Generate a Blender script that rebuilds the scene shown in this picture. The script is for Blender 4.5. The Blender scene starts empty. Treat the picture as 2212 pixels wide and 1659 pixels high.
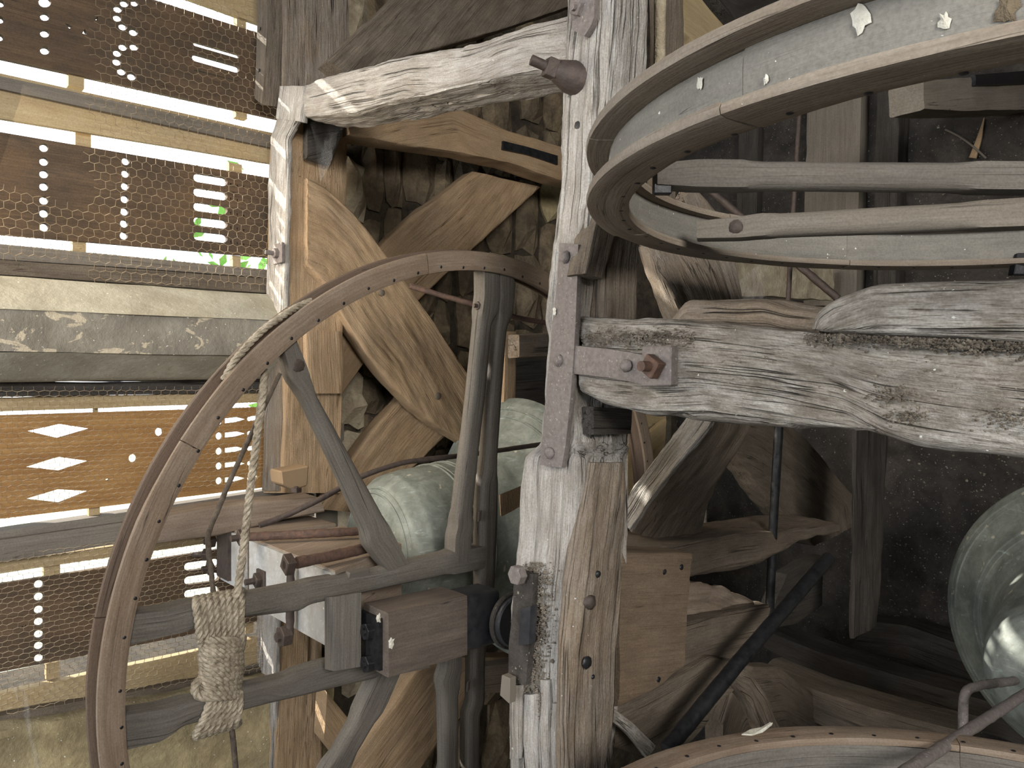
import bpy, bmesh, math, random
import numpy as np
from mathutils import Vector, Matrix
random.seed(7); rng = np.random.RandomState(7)
SC = bpy.context.scene; COL = SC.collection
H = 2.5                      # eye height above the floor
FPX, CU, CV = 1650., 1106., 829.5
AX = np.array([.76, .65, 0.]); AX /= np.linalg.norm(AX)      # along the louvred wall
BX = np.array([AX[1], -AX[0], 0.])                           # out from the louvred wall
ZX = np.array([0., 0., 1.])
# ---------------- camera, world, lights, exposure ----------------
cam = bpy.data.cameras.new('camera'); camo = bpy.data.objects.new('camera', cam); COL.objects.link(camo)
cam.sensor_width = 36; cam.lens = FPX / 2212 * 36; cam.clip_start = .02
camo.location = (0, 0, H); camo.rotation_euler = (math.pi / 2, 0, 0); SC.camera = camo
SC.view_settings.view_transform = 'Standard'; SC.view_settings.look = 'None'
SC.view_settings.gamma = 1; SC.view_settings.use_curve_mapping = False
SC.view_settings.exposure = 0.2
W = bpy.data.worlds.new('sky'); SC.world = W; W.use_nodes = True
bg = W.node_tree.nodes['Background']; bg.inputs[0].default_value = (.93, .97, 1, 1); bg.inputs[1].default_value = 3.2
SC.cycles.max_bounces = 6; SC.cycles.diffuse_bounces = 3; SC.cycles.adaptive_threshold = .02; SC.cycles.glossy_bounces = 2
SC.cycles.transparent_max_bounces = 8
try: SC.cycles.use_denoising = True
except Exception: pass
def area(name, loc, to, sx, sy, power, col):
    l = bpy.data.lights.new(name, 'AREA'); l.shape = 'RECTANGLE'; l.size = sx; l.size_y = sy; l.energy = power; l.color = col
    o = bpy.data.objects.new(name, l); COL.objects.link(o); o.location = loc
    o.rotation_euler = (Vector(to) - Vector(loc)).to_track_quat('-Z', 'Y').to_euler(); return o
# daylight through the big belfry opening left of and behind the photographer
area('opening_daylight', tuple(AX * -3.0 + BX * -.9 + ZX * (H + .35)), tuple(AX * 1.2 + BX * -1.2 + ZX * (H + .05)), 2.4, 1.9, 78, (.96, .98, 1))
area('added_fill_light', tuple(AX * -.9 + BX * 3.3 + ZX * (H + 1.3)), tuple(AX * 1.35 + BX * -2.2 + ZX * (H - .15)), 2.0, 1.2, 52, (1, .96, .9)).data.spread = math.radians(80)  # added fill lamp for the right-facing timber sides; no opening stands there
# daylight let in by the louvres of the left wall
area('louvre_daylight', tuple(AX * .15 + BX * -2.25 + ZX * (H + .45)), tuple(AX * 2.2 + BX * -1.5 + ZX * (H - .1)), .8, .8, 12, (1, .86, .66)).data.spread = math.radians(110)
sun = bpy.data.lights.new('sun', 'SUN'); sun.energy = 12; sun.angle = .01; sun.color = (1, .95, .85)
suno = bpy.data.objects.new('sun', sun); COL.objects.link(suno)
suno.rotation_euler = Vector(tuple(AX * .5 + BX * .7 - ZX * .5)).to_track_quat('-Z', 'Y').to_euler()

# ---------------- helpers ----------------
def P(u, v, d): return np.array([(u - CU) / FPX * d, d, (CV - v) / FPX * d + H])
def hit(u, v, pl):
    r = np.array([(u - CU) / FPX, 1., (CV - v) / FPX])
    k, c = pl
    n = AX if k == 'a' else BX if k == 'b' else ZX if k == 'z' else np.array(k, float)
    if isinstance(k, str) and k == 'z': c = c - H
    t = c / float(n @ r)
    p = r * t; p[2] += H; return p
def pn(pl):
    k = pl[0]; return AX if k == 'a' else BX if k == 'b' else ZX if k == 'z' else np.array(k, float)
def ABZ(a, b, z): return AX * a + BX * b + ZX * (z + H)
_perm = rng.permutation(4096); _val = rng.rand(4096) * 2 - 1
def vn(X):
    X = np.asarray(X, float); i = np.floor(X).astype(int); f = X - i; f = f * f * (3 - 2 * f); out = 0
    for dx in (0, 1):
        for dy in (0, 1):
            for dz in (0, 1):
                h = _perm[(_perm[(_perm[(i[..., 0] + dx) & 4095] + i[..., 1] + dy) & 4095] + i[..., 2] + dz) & 4095]
                w = (f[..., 0] if dx else 1 - f[..., 0]) * (f[..., 1] if dy else 1 - f[..., 1]) * (f[..., 2] if dz else 1 - f[..., 2])
                out = out + w * _val[h]
    return out
def mkobj(name, V, Fc, mat, parent=None, gp=None, smooth=True, kind=None, sharp=40):
    me = bpy.data.meshes.new(name); me.from_pydata([tuple(map(float, v)) for v in V], [], [tuple(map(int, f)) for f in Fc]); me.update()
    if gp is not None:
        at = me.attributes.new('gp', 'FLOAT_VECTOR', 'POINT'); at.data.foreach_set('vector', np.asarray(gp, np.float32).ravel())
    if smooth:
        me.polygons.foreach_set('use_smooth', [True] * len(me.polygons))
        if sharp: me.set_sharp_from_angle(angle=math.radians(sharp))
    if mat: me.materials.append(mat)
    o = bpy.data.objects.new(name, me); COL.objects.link(o)
    if parent: o.parent = parent
    if kind: o['kind'] = kind
    return o
def tag(o, label=None, cat=None, group=None, kind=None):
    if label: o['label'] = label
    if cat: o['category'] = cat
    if group: o['group'] = group
    if kind: o['kind'] = kind
    return o
def empty(name, label, cat, group=None, kind=None):
    o = bpy.data.objects.new(name, None); COL.objects.link(o); o.empty_display_size = .05; return tag(o, label, cat, group, kind)
def center_origin(o):
    me = o.data; n = len(me.vertices); c = np.empty(n * 3); me.vertices.foreach_get('co', c); c = c.reshape(-1, 3); m = c.mean(0)
    me.vertices.foreach_set('co', (c - m).ravel()); o.location = tuple(m); me.update()
def timber(name, C, mat, parent=None, rl=.012, rs=.009, r=.006, amp=.003, groove=0., gs=28., dirs=None, flip=False, fine=0.):
    """C: control stations (n,4,3): corners front-1, front-2, back-2, back-1; resampled, rounded, roughened"""
    C = np.asarray(C, float); mid = C.mean(1); seg = np.linalg.norm(np.diff(mid, axis=0), axis=1); L = np.r_[0, np.cumsum(seg)]
    N = max(2, min(420, int(L[-1] / rl) + 1)); l = np.linspace(0, L[-1], N)
    Q = np.stack([np.stack([np.interp(l, L, C[:, k, j]) for j in range(3)], -1) for k in range(4)], 1)
    if len(C) > 2:                                   # smooth the kinks a little
        for _ in range(1): Q[1:-1] = (Q[:-2] + 2 * Q[1:-1] + Q[2:]) / 4
    w = (np.linalg.norm(Q[:, 1] - Q[:, 0], axis=1) + np.linalg.norm(Q[:, 2] - Q[:, 3], axis=1)) / 2
    t = (np.linalg.norm(Q[:, 3] - Q[:, 0], axis=1) + np.linalg.norm(Q[:, 2] - Q[:, 1], axis=1)) / 2
    wm, tm = w.mean(), t.mean(); nw = max(2, min(44, int(wm / rs))); nt = max(2, min(30, int(tm / rs)))
    ring = [(j / nw, 0) for j in range(nw)] + [(1, j / nt) for j in range(nt)] + [(1 - j / nw, 1) for j in range(nw)] + [(0, 1 - j / nt) for j in range(nt)]
    ring = np.array(ring); K = len(ring)
    x = ring[None, :, 0] * w[:, None]; y = ring[None, :, 1] * t[:, None]
    if isinstance(r, tuple):                         # square ends, stopped chamfer between
        ds = np.minimum(l - 0, L[-1] - l); r = (r[0] + (r[1] - r[0]) * np.clip((ds - r[2]) / .03, 0, 1))[:, None]
    rr = np.minimum(r, np.minimum(w, t)[:, None] * .45)
    ix = np.clip(x, rr, w[:, None] - rr); iy = np.clip(y, rr, t[:, None] - rr); vx, vy = x - ix, y - iy
    ln = np.sqrt(vx ** 2 + vy ** 2) + 1e-9; ux, uy = vx / ln, vy / ln
    off = rng.rand(3) * 40
    G = np.stack([np.broadcast_to(l[:, None], x.shape), x, y], -1) + off
    d = amp * vn(G * np.array([6, 14, 14.])) + amp * .5 * vn(G * np.array([16, 40, 40.]))
    if groove:
        g = vn(G * np.array([.9, gs * 1.5, gs * 1.5])) ; g2 = vn(G * np.array([.6, gs * .6, gs * .6]) + 9)
        d -= groove * np.clip(1 - np.abs(g) / .16, 0, 1) ** 1.5 * np.clip(.6 + 1.6 * vn(G * np.array([3., 22, 22])), 0, 1)
        d -= groove * 1.8 * np.clip(1 - np.abs(g2) / .055, 0, 1) * np.clip(.3 + 2 * vn(G * np.array([2., 12, 12]) + 5), 0, 1)
        d += groove * .5 * vn(G * np.array([9., gs * 2, gs * 2]))
    if groove: d += groove * .28 * vn(G * np.array([26., 75, 75])) + groove * .2 * vn(G * np.array([70., 110, 110]))
    if fine: d += fine * vn(G * np.array([60., 60, 60]))
    X = ix + ux * (rr + d); Y = iy + uy * (rr + d)
    s = (X / w[:, None])[..., None]; q = (Y / t[:, None])[..., None]
    V = (1 - s) * (1 - q) * Q[:, None, 0] + s * (1 - q) * Q[:, None, 1] + s * q * Q[:, None, 2] + (1 - s) * q * Q[:, None, 3]
    V = V.reshape(-1, 3); Gf = G.reshape(-1, 3)
    Fc = []
    for i in range(N - 1):
        b0 = i * K; b1 = b0 + K
        for j in range(K):
            k = (j + 1) % K; Fc.append((b0 + j, b0 + k, b1 + k, b1 + j))
    V = np.vstack([V, Q[0].mean(0), Q[-1].mean(0)]); Gf = np.vstack([Gf, Gf[:K].mean(0), Gf[-K:].mean(0)])
    n0 = N * K
    for j in range(K):
        k = (j + 1) % K; Fc.append((n0, k, j)); Fc.append((n0 + 1, (N - 1) * K + j, (N - 1) * K + k))
    # outward orientation
    if len(C) >= 2:
        e = Q[0, 1] - Q[0, 0]; f = Q[0, 3] - Q[0, 0]; g = mid[1] - mid[0]
        if np.dot(np.cross(e, f), g) < 0: Fc = [tuple(reversed(q)) for q in Fc]
    o = mkobj(name, V, Fc, mat, parent, gp=Gf); 
    if parent is None: center_origin(o)
    return o
def strip(name, up, lo, pl, th, mat, parent=None, back=None, **k):
    """up/lo: outline of one face on plane pl; th: depth of the piece behind that face"""
    n = pn(pl); 
    if pl[0] == 'b': n = -n
    if not isinstance(pl[0], str): n = -n
    if back is not None: n = np.array(back)
    C = []
    for i, (a, b) in enumerate(zip(up, lo)):
        p = hit(a[0], a[1], pl); q = hit(b[0], b[1], pl); C.append((p, q, q + n * th, p + n * th))
    return timber(name, C, mat, parent, **k)
def post3(name, Lp, Kp, Rp, a, mat, parent=None, **k):
    """post showing two faces: L-K on plane a, K-R on the plane b through K"""
    C = []
    for l, kk, r in zip(Lp, Kp, Rp):
        l3 = hit(l[0], l[1], ('a', a)); k3 = hit(kk[0], kk[1], ('a', a)); b = float(k3 @ BX)
        r3 = hit(r[0], r[1], ('b', b)); C.append((l3, k3, r3, l3 + r3 - k3))
    return timber(name, C, mat, parent, **k)
def boxab(name, a0, a1, b0, b1, z0, z1, mat, parent=None, **k):
    """timber whose length runs along A; z relative to the eye"""
    C = [[ABZ(a, b1, z1), ABZ(a, b1, z0), ABZ(a, b0, z0), ABZ(a, b0, z1)] for a in (a0, a1)]
    return timber(name, C, mat, parent, **k)
def boxba(name, a0, a1, b0, b1, z0, z1, mat, parent=None, **k):
    C = [[ABZ(a0, b, z1), ABZ(a0, b, z0), ABZ(a1, b, z0), ABZ(a1, b, z1)] for b in (b0, b1)]
    return timber(name, C, mat, parent, **k)
def frames(pts, up0=None):
    p = np.asarray(pts, float); T = np.gradient(p, axis=0); T /= np.linalg.norm(T, axis=1)[:, None] + 1e-12
    n = np.cross(T[0], [0.3, .2, 1.]); n /= np.linalg.norm(n); Ns = []
    for t in T:
        n = n - t * (n @ t); n /= np.linalg.norm(n) + 1e-12; Ns.append(n)
    Ns = np.array(Ns); return T, Ns, np.cross(T, Ns)
def resample(pts, step):
    p = np.asarray(pts, float); L = np.r_[0, np.cumsum(np.linalg.norm(np.diff(p, axis=0), axis=1))]
    N = max(2, int(L[-1] / step) + 1); l = np.linspace(0, L[-1], N)
    return np.stack([np.interp(l, L, p[:, j]) for j in range(3)], 1)
def tube_geo(pts, r, k=8, closed=False, V0=0):
    p = np.asarray(pts, float); T, N, Bn = frames(p); r = np.broadcast_to(r, len(p)); V = []; Fc = []
    for i in range(len(p)):
        for j in range(k):
            t = 2 * math.pi * j / k; V.append(p[i] + r[i] * (math.cos(t) * N[i] + math.sin(t) * Bn[i]))
    for i in range(len(p) - 1):
        for j in range(k):
            Fc.append((V0 + i * k + j, V0 + i * k + (j + 1) % k, V0 + (i + 1) * k + (j + 1) % k, V0 + (i + 1) * k + j))
    Fc.append(tuple(V0 + j for j in range(k))[::-1]); Fc.append(tuple(V0 + (len(p) - 1) * k + j for j in range(k)))
    return V, Fc
def tube(name, pts, r, mat, parent=None, k=10, step=None, rough=0.):
    p = resample(pts, step) if step else np.asarray(pts, float)
    if step and len(pts) > 2:
        for _ in range(4): p[1:-1] = (p[:-2] + 2 * p[1:-1] + p[2:]) / 4
    V, Fc = tube_geo(p, r, k)
    V = np.array(V)
    if rough: V = V + rough * vn(V * 90)[:, None] * .5
    return mkobj(name, V, Fc, mat, parent)
def rope(name, pts, r, mat, parent=None, pitch=.045, step=.004, k=6, strands=3):
    p = resample(pts, step)
    for _ in range(5): p[1:-1] = (p[:-2] + 2 * p[1:-1] + p[2:]) / 4
    T, N, Bn = frames(p); L = np.r_[0, np.cumsum(np.linalg.norm(np.diff(p, axis=0), axis=1))]
    V, Fc = [], []
    for s in range(strands):
        ph = 2 * math.pi * (L / pitch + s / strands); c = p + (r * .48) * (np.cos(ph)[:, None] * N + np.sin(ph)[:, None] * Bn)
        v, f = tube_geo(c, r * .56, k, V0=len(V)); V += v; Fc += f
    gp = np.array(V) * 1.0
    return mkobj(name, V, Fc, mat, parent, gp=gp)
def basis(n, up=(0, 0, 1)):
    n = np.array(n, float); n /= np.linalg.norm(n); x = np.cross(up, n); x /= np.linalg.norm(x) + 1e-9; y = np.cross(n, x); return x, y, n
def prism(name, c, n, poly, h, mat, parent=None, up=(0, 0, 1), bev=.0015, smooth=False, back=0.):
    """polygon (local x,y metres) around c, extruded h along n"""
    x, y, n = basis(n, up); bm = bmesh.new()
    vs = [bm.verts.new(tuple(c + x * a + y * b - n * back)) for a, b in poly]; f = bm.faces.new(vs)
    r = bmesh.ops.extrude_face_region(bm, geom=[f]); ev = [g for g in r['geom'] if isinstance(g, bmesh.types.BMVert)]
    bmesh.ops.translate(bm, verts=ev, vec=tuple(n * (h + back)))
    bmesh.ops.recalc_face_normals(bm, faces=bm.faces)
    if bev: bmesh.ops.bevel(bm, geom=list(bm.edges), offset=bev, segments=1, affect='EDGES')
    me = bpy.data.meshes.new(name); bm.to_mesh(me); bm.free(); me.materials.append(mat)
    if smooth: me.polygons.foreach_set('use_smooth', [True] * len(me.polygons))
    o = bpy.data.objects.new(name, me); COL.objects.link(o); o.parent = parent; return o
def ngon(k, r, ph=0.): return [(r * math.cos(ph + 2 * math.pi * j / k), r * math.sin(ph + 2 * math.pi * j / k)) for j in range(k)]
def bolt(c, n, parent, s=.018, L=.03, washer=.0, sq=True, mat=None, name='bolt', up=(0, 0, 1), rot=.3):
    """washer plate, nut and threaded end, each a part"""
    m = mat or M['rust']; c = np.array(c, float); x, y, n = basis(n, up)
    par = parent
    if parent is not None and parent.name.split('.')[0] not in ('iron_bolt', 'oak_peg'):
        par = empty('bolt', None, None); par.parent = parent
    z0 = 0
    if washer: prism('washer', c, n, [(-washer, -washer), (washer, -washer), (washer, washer), (-washer, washer)], .006, m, par, up, back=.004); z0 = .006
    prism('nut', c + n * z0, n, ngon(4 if sq else 6, s * (1.25 if sq else 1.1), rot), s * .9, m, par, up, back=.003)
    tube('bolt_shank', [c + n * z0, c + n * (z0 + L)], s * .5, m, par, k=8)
def pin(c, n, s, h, mat, parent, name='rivet'):
    x, y, n = basis(n); V = [c - n * .003]; Fc = []; K = 10; rings = [(1, 0), (.95, .35), (.65, .8), (.3, 1)]
    for rr, hh in rings:
        for j in range(K):
            t = 2 * math.pi * j / K; V.append(c + (x * math.cos(t) + y * math.sin(t)) * s * rr * (1 + .12 * random.uniform(-1, 1)) + n * h * hh)
    for i in range(len(rings) - 1):
        for j in range(K): Fc.append((1 + i * K + j, 1 + i * K + (j + 1) % K, 1 + (i + 1) * K + (j + 1) % K, 1 + (i + 1) * K + j))
    Fc.append(tuple(1 + (len(rings) - 1) * K + j for j in range(K)))
    return mkobj(name, V, Fc, mat, parent)

# ---------------- materials ----------------
def newmat(name):
    m = bpy.data.materials.new(name); m.use_nodes = True; nt = m.node_tree; b = nt.nodes['Principled BSDF']; return m, nt, b
class NT:
    def __init__(s, nt): s.nt = nt
    def n(s, t, ins=None, **props):
        x = s.nt.nodes.new(t)
        for k, v in props.items(): setattr(x, k, v)
        for k, v in (ins or {}).items():
            if isinstance(v, bpy.types.NodeSocket): s.nt.links.new(v, x.inputs[k])
            else: x.inputs[k].default_value = v
        return x
    def attr(s, name): return s.n('ShaderNodeAttribute', attribute_name=name).outputs['Vector']
    def obj(s): return s.n('ShaderNodeTexCoord').outputs['Object']
    def mapp(s, vec, sc, loc=(0, 0, 0)):
        return s.n('ShaderNodeMapping', {'Vector': vec, 'Scale': sc, 'Location': loc}).outputs[0]
    def noise(s, vec, scale=1., detail=4., rough=.55, dist=0.):
        return s.n('ShaderNodeTexNoise', {'Vector': vec, 'Scale': scale, 'Detail': detail, 'Roughness': rough, 'Distortion': dist}).outputs['Fac']
    def ramp(s, f, lo, hi, a=0., b=1.):
        return s.n('ShaderNodeMapRange', {'Value': f, 'From Min': lo, 'From Max': hi, 'To Min': a, 'To Max': b}).outputs[0]
    def math(s, op, a, b=0.):
        x = s.n('ShaderNodeMath', operation=op)
        for i, v in enumerate((a, b)):
            if isinstance(v, bpy.types.NodeSocket): s.nt.links.new(v, x.inputs[i])
            else: x.inputs[i].default_value = v
        return x.outputs[0]
    def mix(s, f, a, b, mode='MIX'):
        x = s.n('ShaderNodeMix', data_type='RGBA', blend_type=mode)
        for i, v in ((0, f), (6, a), (7, b)):
            if isinstance(v, bpy.types.NodeSocket): s.nt.links.new(v, x.inputs[i])
            else: x.inputs[i].default_value = v if not isinstance(v, tuple) else (*v, 1)
        return x.outputs[2]
def wood(name, c1, c2, dark, gl=5., gw=120., crack=.03, bump=.5, speck=0., rough=.85, patch=4., dist=1.2, crackd=.8, bleach=None, bl=.5, con=1., ring=.12, fib=.14, mot=0.):
    m, nt, b = newmat(name); T = NT(nt); gp = T.attr('gp')
    g1 = T.noise(T.mapp(gp, (gl, gw, gw)), 1, 6, .65, .25)
    g0 = T.noise(T.mapp(gp, (gl * 4, gw * 3, gw * 3)), 1, 3, .6)
    g2 = T.noise(T.mapp(gp, (gl * .3, gw * .22, gw * .22)), 1, 4, .6, .15)
    rings = T.n('ShaderNodeTexWave', {'Vector': T.mapp(gp, (.12, 1, .6)), 'Scale': 38., 'Distortion': dist * 2.2, 'Detail': 2., 'Detail Scale': .5}, bands_direction='Y').outputs['Fac']
    fine = T.noise(gp, 260, 3, .6)
    pt = T.noise(T.obj(), patch, 4, .6)
    cr = T.noise(T.mapp(gp, (gl * .16, gw * .42, gw * .42), (3, 3, 3)), 1, 2, .5, .1)
    cr = T.ramp(T.math('ABSOLUTE', T.math('SUBTRACT', cr, .5)), 0, crack * .55, 1, 0)
    msk = T.ramp(T.noise(T.mapp(gp, (gl * .8, gw * .14, gw * .14)), 1, 2), .47, .58); cr = T.math('MULTIPLY', cr, msk)
    col = T.mix(T.ramp(pt, .38, .62), c1, c2)
    if bleach: col = T.mix(T.math('MULTIPLY', T.ramp(T.noise(T.mapp(gp, (6, 14, 14)), 1, 6, .7), .4, .62), bl), col, bleach)
    col = T.mix(T.ramp(g1, .34, .66, .42 * con, 0.), col, dark)
    col = T.mix(T.ramp(g0, .4, .7, 0, fib), col, bleach or c1)
    col = T.mix(T.math('MULTIPLY', T.ramp(g2, .35, .6, 1, 0.), .3 * con), col, dark)
    if ring: col = T.mix(T.math('MULTIPLY', rings, ring), col, dark)
    col = T.mix(T.ramp(g0, .28, .46, fib * 2.2, 0), col, dark)
    if mot: col = T.mix(T.math('MULTIPLY', T.ramp(T.noise(T.mapp(gp, (9, 22, 22)), 1, 7, .72), .44, .62), mot), col, tuple(x * .55 for x in c2))
    col = T.mix(T.ramp(fine, .3, .65, .3, 0), col, tuple(x * .4 for x in dark))
    if crack: col = T.mix(T.math('MULTIPLY', cr, crackd), col, tuple(x * .3 for x in dark))
    if speck: col = T.mix(T.ramp(T.noise(T.obj(), 120, 2, .5), .77 - speck, .79 - speck), col, (.62, .62, .58))
    nt.links.new(col, b.inputs['Base Color']); b.inputs['Roughness'].default_value = rough; b.inputs['Specular IOR Level'].default_value = .22
    hgt = T.math('ADD', T.math('MULTIPLY', g1, .9), T.math('MULTIPLY', fine, .3)); hgt = T.math('ADD', hgt, T.math('MULTIPLY', g0, .3))
    if crack: hgt = T.math('SUBTRACT', hgt, T.math('MULTIPLY', cr, .9))
    hgt = T.math('ADD', hgt, T.math('MULTIPLY', g2, .8))
    bp = T.n('ShaderNodeBump', {'Strength': bump, 'Distance': .007, 'Height': hgt}); nt.links.new(bp.outputs[0], b.inputs['Normal'])
    return m
def stone(name, c1, c2, dark, sc=9., bump=.6, rough=.95, peel=None, speck=0., spc=(.6, .58, .52), peelw=.56):
    m, nt, b = newmat(name); T = NT(nt); ob = T.obj()
    n1 = T.noise(ob, sc, 6, .65, .4); n2 = T.noise(ob, sc * 6, 5, .7); n3 = T.noise(ob, sc * .35, 2)
    col = T.mix(T.ramp(n3, .4, .6), c1, c2); col = T.mix(T.ramp(n1, .35, .6, .85, 0), col, dark); col = T.mix(T.ramp(n2, .35, .62, .4, 0), col, dark)
    if peel: col = T.mix(T.math('MULTIPLY', T.ramp(T.noise(T.mapp(ob, (1, 1, 2.)), sc * 1.6, 5, .6, .8), peelw, peelw + .015), .8), col, peel)
    if speck: col = T.mix(T.ramp(T.noise(ob, 130, 1, .5), .75 - speck, .77 - speck), col, spc)
    nt.links.new(col, b.inputs['Base Color']); b.inputs['Roughness'].default_value = rough; b.inputs['Specular IOR Level'].default_value = .2
    h = T.math('ADD', n1, T.math('MULTIPLY', n2, .6)); bp = T.n('ShaderNodeBump', {'Strength': bump, 'Distance': .012, 'Height': h}); nt.links.new(bp.outputs[0], b.inputs['Normal'])
    return m
def metal(name, c1, c2, rough=.7, met=.2, sc=60., bump=.4, spots=None):
    m, nt, b = newmat(name); T = NT(nt); ob = T.obj(); n1 = T.noise(ob, sc, 5, .65); n2 = T.noise(ob, sc * .2, 3, .6)
    col = T.mix(T.ramp(n1, .35, .65), c1, c2); col = T.mix(T.ramp(n2, .5, .7, 0, .5), col, c2)
    if spots: col = T.mix(T.ramp(T.noise(ob, sc * 1.7, 2), .66, .7), col, spots)
    nt.links.new(col, b.inputs['Base Color']); b.inputs['Metallic'].default_value = met; b.inputs['Roughness'].default_value = rough
    bp = T.n('ShaderNodeBump', {'Strength': bump, 'Distance': .003, 'Height': n1}); nt.links.new(bp.outputs[0], b.inputs['Normal'])
    return m
def bronze(name):
    m, nt, b = newmat(name); T = NT(nt); ob = T.obj()
    n1 = T.noise(T.mapp(ob, (1, 1, 1)), 14, 6, .65, .6); n2 = T.noise(T.mapp(ob, (3, 3, 14)), 4, 5, .65, 1.5); n3 = T.noise(ob, 70, 3)
    col = T.mix(T.ramp(n1, .35, .65), (.12, .135, .12), (.225, .245, .22)); col = T.mix(T.ramp(n2, .60, .72, 0, .6), col, (.36, .44, .42))
    col = T.mix(T.ramp(n3, .3, .5, .35, 0), col, (.10, .10, .07)); col = T.mix(T.ramp(T.noise(ob, 24, 2), .69, .72, 0, .7), col, (.50, .46, .36))
    nt.links.new(col, b.inputs['Base Color']); b.inputs['Metallic'].default_value = .1; b.inputs['Roughness'].default_value = .62
    bp = T.n('ShaderNodeBump', {'Strength': .5, 'Distance': .004, 'Height': T.math('ADD', n1, T.math('MULTIPLY', n3, .4))}); nt.links.new(bp.outputs[0], b.inputs['Normal'])
    return m
M = {}
M['grey'] = wood('weathered_grey_oak', (.47, .44, .40), (.36, .33, .29), (.14, .115, .095), crack=.045, bump=1., speck=.02, bleach=(.62, .61, .59), bl=.7, fib=.28, mot=.35, ring=0)
M['greyR'] = wood('weathered_brown_grey_oak', (.21, .175, .14), (.28, .215, .15), (.08, .06, .048), crack=.04, bump=1., speck=.01, bleach=(.36, .33, .29), bl=.5, fib=.25, mot=.5, ring=0)
M['beam'] = wood('dusty_grey_oak_beam', (.37, .335, .29), (.27, .235, .19), (.09, .072, .058), gl=9, gw=130, crack=.04, bump=1., speck=.03, bleach=(.56, .55, .52), bl=.65, fib=.4, mot=.85, ring=0)
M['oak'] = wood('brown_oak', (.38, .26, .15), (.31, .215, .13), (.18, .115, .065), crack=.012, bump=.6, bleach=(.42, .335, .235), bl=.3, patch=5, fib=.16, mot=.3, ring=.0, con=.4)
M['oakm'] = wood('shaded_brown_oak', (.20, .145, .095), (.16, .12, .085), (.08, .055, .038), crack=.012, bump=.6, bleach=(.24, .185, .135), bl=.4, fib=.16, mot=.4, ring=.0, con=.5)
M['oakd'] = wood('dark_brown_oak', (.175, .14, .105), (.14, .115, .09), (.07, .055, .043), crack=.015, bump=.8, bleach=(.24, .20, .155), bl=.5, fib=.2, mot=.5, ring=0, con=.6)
M['shade'] = wood('shaded_dark_timber', (.075, .068, .06), (.06, .05, .042), (.02, .018, .016), crack=.025, bump=.8, bleach=(.12, .11, .10), bl=.5, mot=.4)  # timber colour darkened to carry the shade it stands in
M['wheel'] = wood('ash_wheel_rim', (.235, .17, .12), (.19, .145, .105), (.12, .085, .06), crack=.012, bump=.25, bleach=(.34, .285, .23), bl=.5, rough=.7, patch=6)
M['wheelp'] = wood('pale_wheel_rim', (.29, .24, .185), (.24, .195, .15), (.13, .10, .075), crack=.012, bump=.25, speck=.01, bleach=(.37, .335, .285), bl=.5, rough=.7)
M['wheeld'] = wood('dark_wheel_rim', (.15, .105, .075), (.13, .095, .07), (.07, .05, .04), crack=.012, bump=.25, rough=.65)
M['sole'] = wood('dusty_grey_sole', (.25, .235, .205), (.21, .20, .178), (.125, .115, .10), crack=.004, bump=.4, speck=.04, fib=.05, mot=.35, ring=0, con=.6)
M['spoke'] = wood('grey_oak_spoke', (.165, .145, .125), (.135, .122, .108), (.07, .062, .054), crack=.02, bump=.35, bleach=(.205, .195, .175), bl=.5, rough=.75)
M['stock'] = wood('oak_headstock', (.31, .245, .19), (.25, .195, .15), (.13, .09, .065), crack=.012, bump=.3, bleach=(.36, .31, .26), bl=.4, rough=.65)
M['stockend'] = stone('lit_pale_stock_end', (.42, .43, .44), (.36, .36, .35), (.25, .24, .22), sc=14, bump=.25, speck=.01)  # light on the headstock ends is put into this pale colour
M['stockd'] = wood('dark_headstock_face', (.125, .10, .085), (.105, .085, .072), (.05, .04, .034), crack=.006, bump=.2, bleach=(.18, .15, .125), bl=.5, rough=.55)
M['black'] = metal('black_bearing_paint', (.014, .016, .02), (.035, .035, .038), rough=.35, met=0, sc=40, bump=.2)
M['rust'] = metal('dark_rusty_iron', (.045, .034, .03), (.075, .055, .046), rough=.65, met=.35, sc=80, bump=.6)
M['rustb'] = metal('brown_rust_iron', (.12, .065, .045), (.06, .04, .032), rough=.8, met=.15, sc=90, bump=.7)
M['strap'] = metal('mauve_grey_iron_strap', (.125, .103, .095), (.18, .158, .15), rough=.75, met=.15, sc=120, bump=.7, spots=(.30, .27, .25))
M['blacki'] = metal('black_iron_and_slot_dark', (.012, .012, .014), (.03, .03, .032), rough=.45, met=.5, sc=60, bump=.4)  # iron parts, and the painted dark of slots and holes
M['bronze'] = bronze('bronze_patina')
M['louv'] = wood('dark_louvre_board', (.135, .09, .055), (.085, .066, .05), (.045, .032, .022), crack=.01, bump=.3, bleach=(.24, .15, .085), bl=.5, dist=2.)
M['louvo'] = wood('orange_louvre_board', (.42, .24, .085), (.36, .20, .075), (.20, .09, .035), crack=.0, bump=.3, bleach=(.55, .34, .14), bl=.6, dist=2.)
M['tan'] = wood('tan_timber', (.50, .38, .20), (.42, .33, .19), (.26, .18, .10), crack=.006, bump=.25, bleach=(.56, .47, .30), bl=.5)
M['greyp'] = wood('grey_rail', (.24, .215, .18), (.20, .18, .155), (.11, .09, .07), crack=.01, bump=.3)
M['lime'] = stone('limewashed_sill', (.40, .38, .31), (.33, .32, .27), (.24, .22, .17), sc=7, bump=.3, speck=.01)
M['peel'] = stone('peeling_grey_plaster', (.22, .205, .175), (.26, .24, .20), (.15, .135, .11), sc=7, bump=.45, peel=(.46, .40, .30), peelw=.57, speck=.01)
M['yel'] = stone('yellow_plaster', (.42, .35, .20), (.33, .28, .17), (.17, .135, .08), sc=8, bump=.6, speck=.01)
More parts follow.
